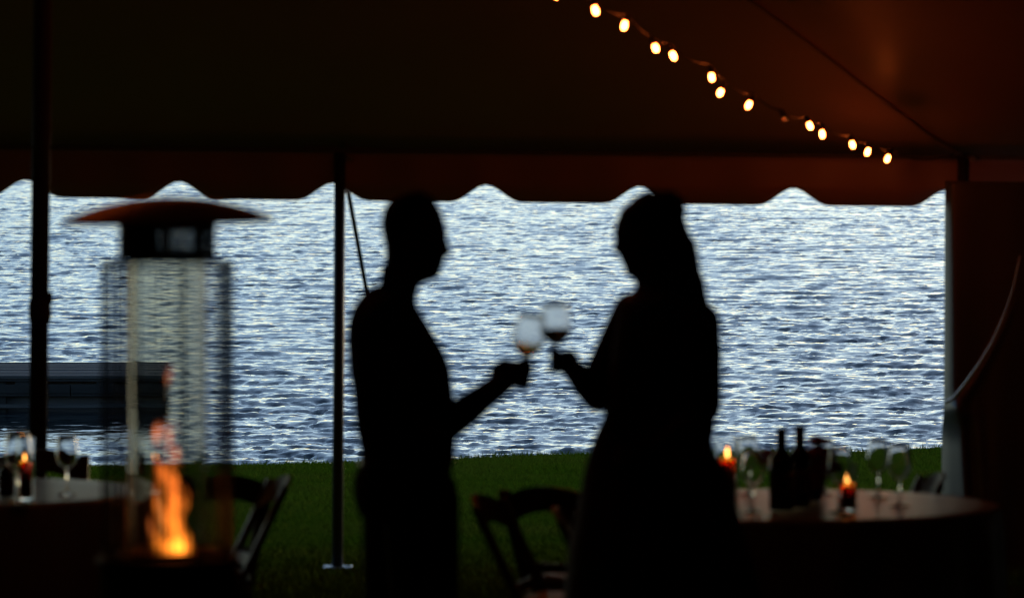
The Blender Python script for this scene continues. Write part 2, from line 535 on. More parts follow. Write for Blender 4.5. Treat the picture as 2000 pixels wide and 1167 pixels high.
# ------------------------------------------------------------------ tent
XR, XC, XL = 5.75, -2.05, -9.85
POLE_X = P(1880, 400, 30.6).x
YB, YN = 30.6, -3.0
EAVE = 2.26
TIL = -0.0107                         # the eave falls a little towards the right
def eave_z(y, x=-1.05): return EAVE + SLOPE * (YB - y) + TIL * (x + 1.05) * max(0, 1 - (YB - y) / 6)
PEAKS = [24.6, 16.4]
def canopy_z(x, y):
    tx = (XR - x) / (XR - XC) if x > XC else (x - XL) / (XC - XL)
    ty = min((YB - y) / (YB - PEAKS[0]), (y - YN) / (PEAKS[1] - YN) if y < PEAKS[1] else 9)
    # soft minimum keeps the hip seams visible but rounded
    k = 0.03
    t = max(0.0, 0.5 * (tx + ty - math.sqrt((tx - ty) ** 2 + k * k * 4)) + 0.0)
    t = min(t, 1.0)
    rise = 3.15
    if PEAKS[1] < y < PEAKS[0]:
        s = (y - PEAKS[1]) / (PEAKS[0] - PEAKS[1])
        rise -= 0.55 * 4 * s * (1 - s) * t
    sag = 0.04 * math.sin(math.pi * min(1, max(0, tx))) * math.sin(x * 2.3 + y * 0.8)
    return eave_z(y, x) + rise * (0.78 * t + 0.22 * t * t) + sag * (t > 0.02) * 0.4

tent = empty('pole_tent', (XC, 13.8, ground_z(13.8)), 0, 'large dark tent canopy with scalloped valance over the whole party', 'tent')
TI = Matrix.Translation(-Vector(tent.location))
def tpart(name, mb, mat, smooth=False, parent=tent):
    mb.v = [tuple(Vector(v) - tent.location) for v in mb.v]
    return mb.build(name, mat, parent, smooth)

nx, ny = 72, 150
cx = [XL + (XR - XL) * i / (nx - 1) for i in range(nx)]
cy = [YN + (YB - YN) * j / (ny - 1) for j in range(ny)]
vv = [(x, y, canopy_z(x, y)) for y in cy for x in cx]
mb = MB(); mb.add(vv, [tuple(int(q) for q in f) for f in grid_faces(ny, nx)])
canopy = tpart('canopy', mb, M['canvas'], True)
sd = canopy.modifiers.new('thick', 'SOLIDIFY'); sd.thickness = 0.004; sd.offset = 1

# hip and panel seams on the underside of the canopy
def seam(a, b, wdt=0.024, drop=0.010, n=40):
    pts = []
    for i in range(n + 1):
        s = i / n
        x = a[0] + (b[0] - a[0]) * s; y = a[1] + (b[1] - a[1]) * s
        pts.append(Vector((x, y, canopy_z(x, y) - drop)))
    mb = MB()
    d = Vector((b[0] - a[0], b[1] - a[1], 0)).normalized()
    sdv = Vector((-d.y, d.x, 0)) * wdt / 2
    vs_ = []
    for p in pts:
        vs_ += [p - sdv, p + sdv]
    fs = [(2 * i, 2 * i + 1, 2 * i + 3, 2 * i + 2) for i in range(n)]
    mb.add(vs_, fs)
    o = tpart('seam', mb, M['seam'], False)
    q = o.modifiers.new('t', 'SOLIDIFY'); q.thickness = 0.003
    return o
seam((POLE_X, YB - .03), (XC + .05, PEAKS[0] + 0.02))

# valance: scalloped band round the eave
SC0 = P(1850, 372, YB).x
PER = 0.8265
def scallop(x):
    """depth of the lower edge below the cusp: 0 at the cusps, broad flat bottoms between"""
    ph = ((x - SC0) / PER) % 1.0
    q = abs(ph - 0.5) * 2            # 1 at cusp, 0 mid
    q = min(1, max(0, (q - 0.52) / 0.48))
    return 1 - (q * q * (3 - 2 * q)) ** 1.15
def val_x(n0, n1, n):
    vs_ = []; fs = []
    for i in range(n + 1):
        x = n0 + (n1 - n0) * i / n
        wv = 0.012 * math.sin(x * 7.3) + 0.008 * math.sin(x * 17.1 + 1)
        zt = EAVE + TIL * (x + 1.05)
        zb = EAVE - 0.185 + TIL * (x + 1.05) - 0.094 * scallop(x)
        rowz = [zt + 0.05, zt - 0.02, zt - 0.05, zt - 0.12, zt - 0.17, zb]
        for r, z in enumerate(rowz):
            vs_.append((x, YB + 0.02 + wv * (r / 5.0) ** 0.8 - (0.05 if r == 0 else 0), z))
    nr = 6
    for i in range(n):
        for r in range(nr - 1):
            fs.append((i * nr + r, i * nr + r + 1, (i + 1) * nr + r + 1, (i + 1) * nr + r))
    return vs_, fs
mb = MB(); mb.add(*val_x(XL, XR + 0.02, 420))
valance = tpart('valance', mb, M['canvas'], True)
q = valance.modifiers.new('t', 'SOLIDIFY'); q.thickness = 0.003
# sewn hem tape along the eave
mb = MB()
for i in range(60):
    x0 = XL + (XR - XL) * i / 60; x1 = XL + (XR - XL) * (i + 1) / 60
    mb.bar((x0, YB + 0.004, EAVE + TIL * (x0 + 1.05) - 0.004), (x1 + .002, YB + 0.004, EAVE + TIL * (x1 + 1.05) - 0.004), 0.012, 0.035)
tpart('hem_tape', mb, M['webbing'])

# tent walls: curtain in view, closed walls added unseen to keep light out
def wall_mesh(pts, tops, foldamp, name, label, n_z=26):
    o = None
    mb = MB(); vs_ = []; fs = []
    npt = len(pts)
    for i, (x, y, nx_, ny_) in enumerate(pts):
        for j in range(n_z):
            s = j / (n_z - 1)
            zt = tops[i]; zb = ground_z(y) - 0.03
            z = zt + (zb - zt) * s
            a = foldamp(i, x, y, s)
            vs_.append((x + nx_ * a, y + ny_ * a, z))
    for i in range(npt - 1):
        for j in range(n_z - 1):
            fs.append((i * n_z + j, i * n_z + j + 1, (i + 1) * n_z + j + 1, (i + 1) * n_z + j))
    mb.add(vs_, fs)
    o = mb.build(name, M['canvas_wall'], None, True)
    q = o.modifiers.new('t', 'SOLIDIFY'); q.thickness = 0.003
    tag(o, label, 'tent wall')
    return o

def bump1(t, c, wdt): return math.exp(-((t - c) / wdt) ** 2)
# lake-side curtain, slid open: hangs in the plane of the eave right of the pole
npt = 260
YC = YB - 0.16
X0 = P(1848, 500, YC).x
pts = []; tops = []
for i in range(npt):
    s = (i / (npt - 1)) ** 1.6
    x = X0 + s * (XR - X0)
    pts.append((x, YC, 0.0, -1.0)); tops.append(EAVE + TIL * (x + 1.05) - 0.135)
TIE = P(1850, 782, YC)
def fold_r(i, x, y, s):
    d = x - X0
    z = 2.2 - s * 2.2
    f = (0.03 * math.sin(d * 9.0 + 0.9 * math.sin(s * 3)) + 0.015 * math.sin(d * 21 + 2.5 * s)) * (0.15 + s)
    # the free edge is blown out towards the lake and turns its inner face to the light
    lo = min(1, max(0, (TIE.z + .12 - z) / .30)); lo = lo * lo * (3 - 2 * lo)
    we = .03 + .05 * lo + .015 * s
    De = (.06 + .12 * s) * (1 - lo) + .26 * lo
    f -= De * max(0, 1 - d / (we * 1.5)) ** 2.2
    f += .025 * math.sin(d * 60 + z * 4) * bump1(d, .13, .08) * lo
    f += 0.05 * bump1(z, TIE.z, 0.05) * bump1(d, 0.06, 0.08)
    # drag fold from the tie up to the right
    zc = TIE.z + 0.60 * min(1, max(0, d / 0.36)) ** 1.45
    f += 0.035 * bump1(z, zc, 0.035) * bump1(d, 0.15, 0.20)
    return f
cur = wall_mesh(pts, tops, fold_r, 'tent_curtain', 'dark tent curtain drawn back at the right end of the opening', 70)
# pale strand added in place of the sheen sweeping up the curtain
cp_ = [P(1848, 785, 30.30), P(1862, 778, 30.22), P(1885, 750, 30.12), P(1912, 712, 30.0), P(1940, 665, 29.88), P(1962, 615, 29.78), P(1980, 560, 29.7), P(1992, 500, 29.65)]
fine = []
for k in range(len(cp_) - 1):
    for q in range(5): fine.append(cp_[k].lerp(cp_[k + 1], q / 5))
fine.append(cp_[-1])
mb = MB().tube(fine, [0.012 - 0.008 * i / len(fine) for i in range(len(fine))], 8)
tag(mb.build('sheen_strand', M['curtain_sheen'], None, True), 'pale strand standing in for the sheen across the dark curtain', 'curtain_sheen')
# unseen side and end walls, added closed so no daylight enters
for (xw, nm) in ((XR, 'unseen tent side wall on the right, closed to keep daylight out'), (XL, 'unseen tent side wall on the left, closed to keep daylight out')):
    pts = []; tops = []
    for i in range(80):
        y = YB - i / 79 * (YB - YN)
        pts.append((xw, y, 1.0 if xw < 0 else -1.0, 0.0)); tops.append(eave_z(y, xw) + .02)
    wall_mesh(pts, tops, lambda i, x, y, s: 0.04 * math.sin(y * 4), 'unseen_sidewall', nm, 8)
pts = []; tops = []
for i in range(40):
    x = XL + i / 39 * (XR - XL)
    pts.append((x, YN, 0.0, 1.0)); tops.append(eave_z(YN))
wall_mesh(pts, tops, lambda i, x, y, s: 0.04 * math.sin(x * 4), 'unseen_end_wall', 'unseen tent end wall behind the viewer, closed to keep daylight out', 8)

# side poles on the lake side
def side_pole(x, y, label, lean=0.0):
    gz = float(lawn_h(np.float64(x), np.float64(y)))
    top = EAVE - 0.02
    root = empty('side_pole', (x, y, gz), 0, label, 'tent pole', 'side poles of the tent')
    h = top - gz
    MB().tube([(0, 0, 0.012), (lean * .5, 0, h * .5), (lean, 0, h)], 0.030, 18).build('shaft', M['pole'], root, True)
    b = MB().box((0, 0, 0.008), (0.155, 0.155, 0.008), None, 0.002)
    b.build('base_plate', M['steel'], root)
    MB().tube([(lean, 0, h), (lean - .004, 0, h + .06)], 0.024, 12).build('collar', M['pole'], root, True)
    MB().tube([(lean, 0, h + .055), (lean - .02, 0.0, h + .16)], 0.009, 10).build('pin', M['steel'], root, True)
    # reinforcement patch and webbing tail folded over the pin
    MB().bar((lean - 0.20, -0.02, h + .025), (lean + 0.20, -0.02, h + .018), 0.012, 0.05).build('eave_patch', M['webbing'], root)
    MB().bar((lean + .015, -0.032, h + .02), (lean - .05, -0.10, h + .155), 0.085, 0.012).build('webbing_tail', M['webbing'], root)
    t = MB()
    r0, r1, n = 0.011, 0.0035, 20
    vs_ = []; fs = []
    for i in range(n):
        a = 2 * math.pi * i / n
        for j in range(8):
            bb = 2 * math.pi * j / 8
            vs_.append((lean + 0.052 + (r0 + r1 * math.cos(bb)) * math.cos(a), -0.036 + r1 * math.sin(bb), h - .035 + (r0 + r1 * math.cos(bb)) * math.sin(a)))
    for i in range(n):
        for j in range(8):
            fs.append((i * 8 + j, ((i + 1) % n) * 8 + j, ((i + 1) % n) * 8 + (j + 1) % 8, i * 8 + (j + 1) % 8))
    t.add(vs_, fs).build('ring', M['steel'], root, True)
    MB().bar((lean + 0.02, -0.03, h - .02), (lean + 0.07, -0.034, h - .045), 0.004, 0.02).build('ring_tab', M['webbing'], root)
    return root
pf = P(659, 1110, 30.6)
pt = P(664, 300, 30.6)
side_pole(pf.x, 30.6, 'slim tent side pole standing on a steel plate left of the man', pt.x - pf.x)
side_pole(POLE_X, 30.6, 'tent side pole behind the drawn curtain, only its head showing')

# guy strap from the pole head to its stake on the lawn
g0 = P(676, 352, 30.75); g1 = P(716, 590, 31.6); g2 = P(800, 1065, 33.4)
g2.z = float(lawn_h(np.float64(g2.x), np.float64(g2.y))) + 0.12
gs = empty('guy_strap', (g2.x, g2.y, g2.z - 0.12), 0, 'dark guy strap slanting down from the pole head behind the man', 'strap')
o_ = Vector(gs.location)
MB().bar(g0 - o_, g2 - o_, 0.024, 0.004, up=(0, 1, 0)).build('webbing', M['strap'], gs)
MB().box(g0 - o_ + Vector((0, 0, -.03)), (0.034, 0.02, 0.08), None, .004).build('ratchet', M['steel'], gs)
MB().tube([(0, 0.03, -0.25), (0, -0.02, 0.16)], 0.012, 10).build('stake', M['steel'], gs, True)

# centre poles
def centre_pole(x, y, topz, label, lean=0.0):
    gz = ground_z(y)
    root = empty('centre_pole', (x, y, gz), 0, label, 'tent pole', 'centre poles of the tent')
    h = topz - gz
    MB().tube([(0, 0, 0), (lean * .5, 0, h * .5), (lean, 0, h)], 0.0405, 20).build('shaft', M['wood_pole'], root, True)
    MB().box((0, 0, 0.006), (0.3, 0.3, 0.012), None, .003).build('base_plate', M['steel'], root)
    return root
c0 = P(71, 1150, 24.6); c1 = P(83, 50, 24.6)
lean_per_m = (c1.x - c0.x) / (c1.z - c0.z)
cpx = c0.x + lean_per_m * (ground_z(24.6) - c0.z)
hz_ = canopy_z(XC, 24.6) - 0.03
cp = centre_pole(cpx, 24.6, hz_, 'thick dark tent centre pole at the left edge of the view', lean_per_m * (hz_ - ground_z(24.6)))
cs = P(78, 606, 24.6) - Vector(cp.location)
mb = MB().tube([cs + Vector((0, 0, -.055)), cs + Vector((0, 0, -.02)), cs + Vector((0, 0, .035)), cs + Vector((0, 0, .05))], [0.044, 0.05, 0.048, 0.043], 16)
mb.build('tie_wrap', M['strap'], cp, True)
MB().box(cs + Vector((0.046, -0.01, 0.055)), (0.018, 0.03, 0.05), None, .005).build('buckle', M['strap'], cp)
cs2 = P(76, 695, 24.6) - Vector(cp.location)
centre_pole(XC, 16.4, canopy_z(XC, 16.4) - 0.03, 'tent centre pole beside the viewer, out of the picture')
# ------------------------------------------------------------------ tables
def y_for_height(py, h, y0=20.0):
    """distance at which a point h above the sloping ground shows at row py"""
    lo, hi = 5.0, 60.0
    for _ in range(60):
        mid = (lo + hi) / 2
        if P(1000, py, mid).z > ground_z(mid) + h: lo = mid
        else: hi = mid
    return (lo + hi) / 2

def cloth(name, cx_, cy_, rad, ztop, label):
    zg = ground_z(cy_)
    root = empty(name, (cx_, cy_, zg), 0, None, None)
    g = random.Random(int(abs(cx_) * 100))
    h = ztop - zg
    n = 120; vs_ = [(0, 0, h)]; fs = []
    rings = [(rad * .5, h, 0), (rad * .9, h, 0), (rad - .012, h, 0), (rad, h - .004, 0), (rad + .004, h - .02, .15)]
    for k in range(1, 9):
        s = k / 8
        rings.append((rad + .006 + .03 * s, h - .02 - (h - .04) * s, .25 + .75 * s))
    ph = [g.uniform(0, 6.28) for _ in range(4)]
    for (r, z, a) in rings:
        for k in range(n):
            t = 2 * math.pi * k / n
            f = 0.03 * math.sin(13 * t + ph[0]) + .016 * math.sin(21 * t + ph[1]) + .012 * math.sin(7 * t + ph[2])
            rr = r + a * f
            vs_.append((rr * math.cos(t), rr * math.sin(t), z))
    for k in range(n): fs.append((0, 1 + k, 1 + (k + 1) % n))
    for i in range(len(rings) - 1):
        for k in range(n):
            a0 = 1 + i * n; b0 = a0 + n
            fs.append((a0 + k, b0 + k, b0 + (k + 1) % n, a0 + (k + 1) % n))
    mb = MB(); mb.add(vs_, fs)
    o = mb.build('tablecloth', M['linen'], None, True)
    o.location = root.location
    o.modifiers.new('t', 'SOLIDIFY').thickness = 0.002
    tag(o, label, 'tablecloth')
    return root

TAB_H = 0.75
YR = y_for_height(984, TAB_H)
CR = P(1537, 984, YR)
YL = y_for_height(958, TAB_H)
CL = P(-105, 958, YL)
def table(c, label, cl_label, rad):
    root = cloth('round_table', c.x, c.y, rad, c.z, cl_label)
    tag(root, label, 'table', 'round dining tables under the tent')
    h = c.z - root.location.z
    MB().lathe([(0, h - .035), (rad - .02, h - .035), (rad - .012, h - .025), (rad - .012, h - .012), (rad - .02, h - .006), (0, h - .006)], 48).build('table_top', M['chair_wood'], root, True)
    for k in range(4):
        a = math.pi / 4 + k * math.pi / 2
        MB().tube([(.52 * math.cos(a), .52 * math.sin(a), 0.0), (.48 * math.cos(a), .48 * math.sin(a), h - .03)], .018, 8).build('leg', M['black_metal'], root, True)
table(CR, 'round table set with bottles and candles at the right', 'grey linen cloth covering the round table at the right', 0.76)
table(CL, 'round table cut off by the left edge of the view', 'grey linen cloth on the table behind the heater', 0.762)

def on_table(px, py, c):
    """point on the table top at photograph pixel"""
    lo, hi = c.y - 1.2, c.y + 1.2
    for _ in range(50):
        mid = (lo + hi) / 2
        if P(px, py, mid).z > c.z: lo = mid
        else: hi = mid
    p = P(px, py, (lo + hi) / 2)
    p.z = c.z + 0.002
    return p

# ------------------------------------------------------------------ wine glasses
def bowl_profile(h, rmax, rrim, zb):
    """outer profile of the bowl from its bottom at zb up to the rim at h"""
    pts = []
    H = h - zb
    for s, r in ((0.0, 0.10), (0.03, 0.30), (0.08, 0.52), (0.16, 0.75), (0.26, 0.92), (0.36, 1.0), (0.46, 1.0), (0.6, 0.965), (0.75, 0.91), (0.9, 0.85), (1.0, rrim / rmax)):
        pts.append((r * rmax, zb + s * H))
    return pts
def glass_meshes(h=0.213, rmax=0.039, rrim=0.031, foot=0.036, stem=0.085):
    zb = stem + 0.004
    outer = bowl_profile(h, rmax, rrim, zb)
    t = 0.0012
    inner = [(max(0.0, r - t), z + (0.003 if i == 0 else 0.0008)) for i, (r, z) in enumerate(outer)]
    inner[-1] = (outer[-1][0] - t, outer[-1][1])
    bowl = MB().lathe([(0, zb - .004)] + outer + list(reversed(inner)) + [(0, zb + .0035)], 40)
    st = MB().lathe([(0, 0.0), (foot, 0.0), (foot, .0015), (foot * .6, .004), (.009, .008), (.0045, .018), (.0038, .05), (.004, stem - .006), (.006, zb - .005), (0, zb - .0045)], 28)
    return bowl, st, inner
BOWL, STEM, INNER = glass_meshes()
BOWL_ME = BOWL.mesh('bowl'); STEM_ME = STEM.mesh('stem')
for me in (BOWL_ME, STEM_ME):
    me.materials.append(M['glass'])
    me.polygons.foreach_set('use_smooth', [True] * len(me.polygons))
HELD_BOWL, HELD_STEM, HELD_INNER = glass_meshes(h=.180, rmax=.0415, rrim=.031, foot=.034, stem=.062)
HB_ME = HELD_BOWL.mesh('bowl'); HS_ME = HELD_STEM.mesh('stem')
HB_ME.materials.append(M['chilled_glass']); HS_ME.materials.append(M['glass'])
for me in (HB_ME, HS_ME): me.polygons.foreach_set('use_smooth', [True] * len(me.polygons))
def wine_fill(level, INNER=HELD_INNER):
    zb = INNER[0][1] - .0025
    prof = [(0, zb + .0008)]
    for (r, z) in INNER:
        if z < level: prof.append((max(0, r - .0004), z + .0006))
    r_l = np.interp(level, [z for r, z in INNER], [r for r, z in INNER]) - .0004
    prof += [(r_l, level), (0, level)]
    return MB().lathe(prof, 32)
def wine_glass(loc, label, group=None, mat=None, wine=None, scale=1.0, rz=0.0):
    root = empty('wine_glass', loc, rz, label, 'wine glass', group)
    root.scale = (scale,) * 3
    for nm, me in ((('bowl', BOWL_ME), ('stem', STEM_ME)) if mat is None else (('bowl', HB_ME), ('stem', HS_ME))):
        o = bpy.data.objects.new(nm, me); col.objects.link(o); o.parent = root
    if wine:
        wine_fill(wine).build('wine', M['white_wine'], root, True)
    return root

GR = 'empty wine glasses on the tables'
for (px, py, c, lab, sc) in (
    (1462, 966, CR, 'wine glass left of the dark bottles, further back', 1.0),
    (1471, 1002, CR, 'wine glass left of the dark bottles, near the table edge', 1.03),
    (1611, 966, CR, 'wine glass behind the flowers beside the short candle', 0.95),
    (1640, 1001, CR, 'wine glass just left of the short candle', 1.07),
    (1715, 973, CR, 'wine glass further back of the pair right of the short candle', 1.0),
    (1757, 990, CR, 'rightmost wine glass on the right table', 1.05),
    (131, 966, CL, 'wine glass between the centre pole and the heater', 1.05),
    (36, 985, CL, 'wine glass left of the centre pole', 1.25)):
    wine_glass(on_table(px, py, c), lab, GR, scale=sc, rz=random.random() * 6)

# ------------------------------------------------------------------ candles
def candle(loc, ch, r, gh, gr, label, power=0.02, fs_=1.0):
    root = empty('candle', loc, 0, label, 'candle', 'lit candles in glass holders')
    t = .0022
    gh_ = MB().lathe([(0, 0), (gr, 0), (gr, gh), (gr - t, gh), (gr - t, .006), (0, .006)], 36)
    gh_ = gh_.build('glass_holder', M['glass'], root)
    auto_smooth(gh_)
    z0 = .007
    wx = MB().lathe([(0, z0), (r - .002, z0), (r, z0 + .003), (r, ch - .004), (r - .003, ch), (r - .007, ch - .002), (r * .4, ch - .007), (0, ch - .008)], 32)
    wx = wx.build('wax', M['wax'], root, True)
    MB().tube([(0, 0, ch - .008), (0.0006, 0, ch + .002), (.0018, 0, ch + .006)], .0009, 6).build('wick', M['black_metal'], wx)
    fl = MB().lathe([(0, 0), (.0035, .003), (.0062, .009), (.0068, .014), (.0055, .022), (.003, .031), (.001, .037), (0, .039)], 16, (0.001, 0, ch + .003))
    fl.v = [(v[0] * fs_, v[1] * fs_, (v[2] - ch) * fs_ + ch) for v in fl.v]
    fl.build('flame', M['candle_flame'], wx, True)
    L = bpy.data.lights.new('candle_light', 'POINT'); L.energy = power; L.color = (1, .34, .08); L.shadow_soft_size = 0
    lo = bpy.data.objects.new('candle_light', L); lo.location = (0, 0, ch + .05); col.objects.link(lo); lo.parent = root
    return root
b = on_table(1420, 987, CR)
s_ = F / b.y
candle(b, (987 - 895) / s_, .0305, (987 - 852) / s_, .040, 'tall glowing candle in glass beside the woman', .10)
b = on_table(1655, 996, CR)
candle(b, (996 - 945) / s_, .0265, (996 - 905) / s_, .034, 'short orange candle in glass right of the flowers', .10, .72)
b = on_table(50, 975, CL)
candle(b, (975 - 900) / s_, .024, (975 - 850) / s_, .034, 'candle glowing beside the tent pole at the left edge', .06, .8)
b = on_table(263, 962, CL)
candle(b, (962 - 893) / s_, .022, (962 - 885) / s_, .032, 'small candle glimmering behind the heater tube', .04, .6)

# ------------------------------------------------------------------ bottles
def bottle(loc, h, r, label):
    root = empty('wine_bottle', loc, random.random() * 6, label, 'bottle', 'dark wine bottles on the tables')
    k = h / 0.30
    gb = MB().lathe([(0, .004), (r - .006, 0), (r, .006), (r, .175 * k), (r * .96, .19 * k), (r * .75, .208 * k), (r * .46, .225 * k), (.0185, .236 * k), (.0172, .295 * k), (.0192, .296 * k), (.0192, .302 * k), (0, .302 * k)], 28).build('glass_body', M['bottle_glass'], root, True)
    MB().lathe([(.0189, .236 * k), (.0182, .25 * k), (.0180, .292 * k), (.0199, .293 * k), (.0199, .3035 * k), (0, .304 * k)], 24).build('foil', M['foil'], gb, True)
    MB().lathe([(r + .0006, .06 * k), (r + .0006, .14 * k)], 28).build('label', M['paper_label'], gb, True)
    return root
b = on_table(1526, 997, CR); s_ = F / b.y
bottle(b, (997 - 838) / s_, .043, 'dark wine bottle at the front of the right table')
b = on_table(1562, 990, CR)
bottle(b, (990 - 831) / s_, .039, 'dark wine bottle behind the front one, against the flowers')
b = on_table(13, 970, CL)
bottle(b, (970 - 884) / s_, .03, 'small dark bottle at the left edge of the view')

# ------------------------------------------------------------------ flowers
def flowers():
    b = on_table(1588, 977, CR); s_ = F / b.y
    root = empty('flower_arrangement', b, 0, 'low vase of dark red flowers behind the wine bottles', 'flowers')
    MB().lathe([(0, 0), (.03, 0), (.036, .01), (.042, .05), (.038, .08), (.032, .095), (.036, .105), (.030, .104), (.026, .09), (0, .085)], 28).build('vase', M['vase'], root, True)
    g = random.Random(9)
    spots = [(1598, 868, .02, .034), (1612, 893, -.03, .032), (1583, 897, -.05, .036), (1560, 905, .0, .034), (1605, 922, -.06, .036), (1572, 925, -.07, .030), (1497, 893, .05, .030), (1512, 905, .02, .034), (1625, 915, .03, .028), (1588, 940, -.08, .03), (1540, 915, .03, .034)]
    pet = MB()
    L = .5
    for a in range(5):
        pass
    for (px, py, dy, rad) in spots:
        c = P(px, py, b.y + dy) - b
        mb = MB()
        for ring, (n, tilt, sc) in enumerate(((10, -.75, .85), (13, -.3, 1.0), (13, .15, 1.05), (12, .5, .98), (10, .85, .9), (8, 1.2, .8), (5, 1.45, .7))):
            for i in range(n):
                az = 2 * math.pi * (i + .5 * (ring % 2)) / n + g.uniform(-.1, .1)
                tl = tilt + g.uniform(-.1, .1)
                d = Vector((math.cos(az) * math.cos(tl), math.sin(az) * math.cos(tl), math.sin(tl)))
                sd = Vector((-math.sin(az), math.cos(az), 0))
                up = d.cross(sd) * -1
                ln = 1.5 * rad * sc * g.uniform(.85, 1.1); w_ = ln * .26
                p = c + up * .001
                mb.add([p, p + d * ln * .55 + sd * w_ + up * ln * .06, p + d * ln, p + d * ln * .55 - sd * w_ + up * ln * .06], [(0, 1, 2, 3)])
        hd = mb.build('bloom', M['petal'], root)
        hd.modifiers.new('t', 'SOLIDIFY').thickness = .0012
        MB().tube([(g.uniform(-.015, .015), g.uniform(-.015, .015), .09), c * .6 + Vector((0, 0, .04)), c], .002, 6).build('stem', M['leaf'], root)
    for i in range(22):
        az = g.uniform(0, 6.28); rr = g.uniform(.03, .09)
        c = Vector((math.cos(az) * rr, math.sin(az) * rr, g.uniform(.09, .19)))
        d = Vector((math.cos(az), math.sin(az), g.uniform(-.3, .9))).normalized()
        sd = d.cross(Vector((0, 0, 1))).normalized(); ln = g.uniform(.03, .055)
        MB().add([c, c + d * ln * .5 + sd * ln * .22, c + d * ln, c + d * ln * .5 - sd * ln * .22, c + d * ln * .5 - Vector((0, 0, .004))], [(0, 1, 4), (1, 2, 4), (2, 3, 4), (3, 0, 4)]).build('leaf', M['leaf'], root)
flowers()

# ------------------------------------------------------------------ folding chairs
def make_chair():
    root = empty('folding_chair', (0, 0, 0))
    W = .205
    def post_pt(z): return -.26 + (.80 - z) * .475       # y of the long post at height z
    for sx in (-1, 1):
        bp_ = MB().bar((sx * W, post_pt(0), 0), (sx * W, post_pt(.80), .80), .026, .046, up=(1, 0, 0), bev=.005).build('back_post', M['chair_wood'], root)
        MB().bar((sx * (W - .03), .10, .455), (sx * (W - .03), -.30, 0), .022, .04, up=(1, 0, 0), bev=.004).build('rear_leg', M['chair_wood'], root)
        MB().box((sx * (W - .016), post_pt(.43) - .02, .425), (.006, .05, .03), None, .002).build('hinge', M['steel'], bp_)
        MB().bar((sx * (W - .012), post_pt(.43), .43), (sx * (W - .012), post_pt(.31), .31), .004, .014, up=(1, 0, 0)).build('bracket', M['steel'], bp_)
    def slat(zc, hgt, arch, name, bow=.03):
        n = 14; vs_ = []; fs = []
        for i in range(n + 1):
            s = i / n; x = -W + .012 + (2 * W - .024) * s
            c = 4 * s * (1 - s)
            z0 = zc + arch * c
            for (dz, dy) in ((-hgt / 2, -.008), (hgt / 2, -.008), (hgt / 2, .008), (-hgt / 2, .008)):
                zz = z0 + dz
                vs_.append((x, post_pt(zz) - bow * c + dy, zz))
        for i in range(n):
            for k in range(4):
                fs.append((i * 4 + k, i * 4 + (k + 1) % 4, (i + 1) * 4 + (k + 1) % 4, (i + 1) * 4 + k))
        fs += [(3, 2, 1, 0), tuple(n * 4 + k for k in range(4))]
        MB().add(vs_, fs).build(name, M['chair_wood'], root)
    slat(.735, .092, .045, 'top_slat')
    slat(.52, .035, .0, 'lower_slat', .01)
    sf_ = MB().box((0, .05, .445), (.37, .37, .022), None, .006).build('seat_frame', M['chair_wood'], root)
    MB().box((0, .05, .472), (.355, .35, .034), None, .014).build('seat_cushion', M['seat_pad'], sf_)
    MB().tube([(-W, post_pt(.16), .16), (W, post_pt(.16), .16)], .009, 8).build('stretcher', M['chair_wood'], root)
    MB().tube([(-W + .03, -.21, .12), (W - .03, -.21, .12)], .009, 8).build('stretcher', M['chair_wood'], root)
    return root
chair0 = make_chair()
def chair_at(first, px, py, side, face_deg, label, group, dy=0.0):
    """put the chair so that its post top (side -1/+1) shows at (px, py); face_deg: 0 faces +X, 90 away from the camera"""
    o = chair0 if first else copy_tree(chair0)
    Y = y_for_height(py, .80) + dy
    p = P(px, py, Y)
    th = R(face_deg - 90)
    v = Matrix.Rotation(th, 3, 'Z') @ Vector((side * .205, -.26, 0))
    loc = p - v
    o.location = (loc.x, loc.y, ground_z(loc.y) + (p.z - .80 - ground_z(p.y)) * 0)
    o.rotation_euler = (0, 0, th)
    tag(o, label, 'chair', group)
    return o
GC = 'folding chairs round the tables'
chair_at(True, 928, 985, +1, -12, 'folding chair seen side-on between the couple, nearest to the man', GC)
chair_at(False, 984, 955, -1, 58, 'folding chair with its arched back rail showing left of the woman', GC)
chair_at(False, 1094, 1012, +1, -8, 'folding chair mostly hidden behind the woman', GC)
chair_at(False, 558, 946, -1, 190, 'folding chair seen side-on just right of the heater', GC)
chair_at(False, 526, 933, +1, 118, 'folding chair with arched back rail behind the heater', GC)
chair_at(False, 165, 893, -1, 265, 'folding chair behind the left table, above its far edge', GC)
chair_at(False, 1838, 940, -1, 186, 'folding chair at the far side of the right table', GC)
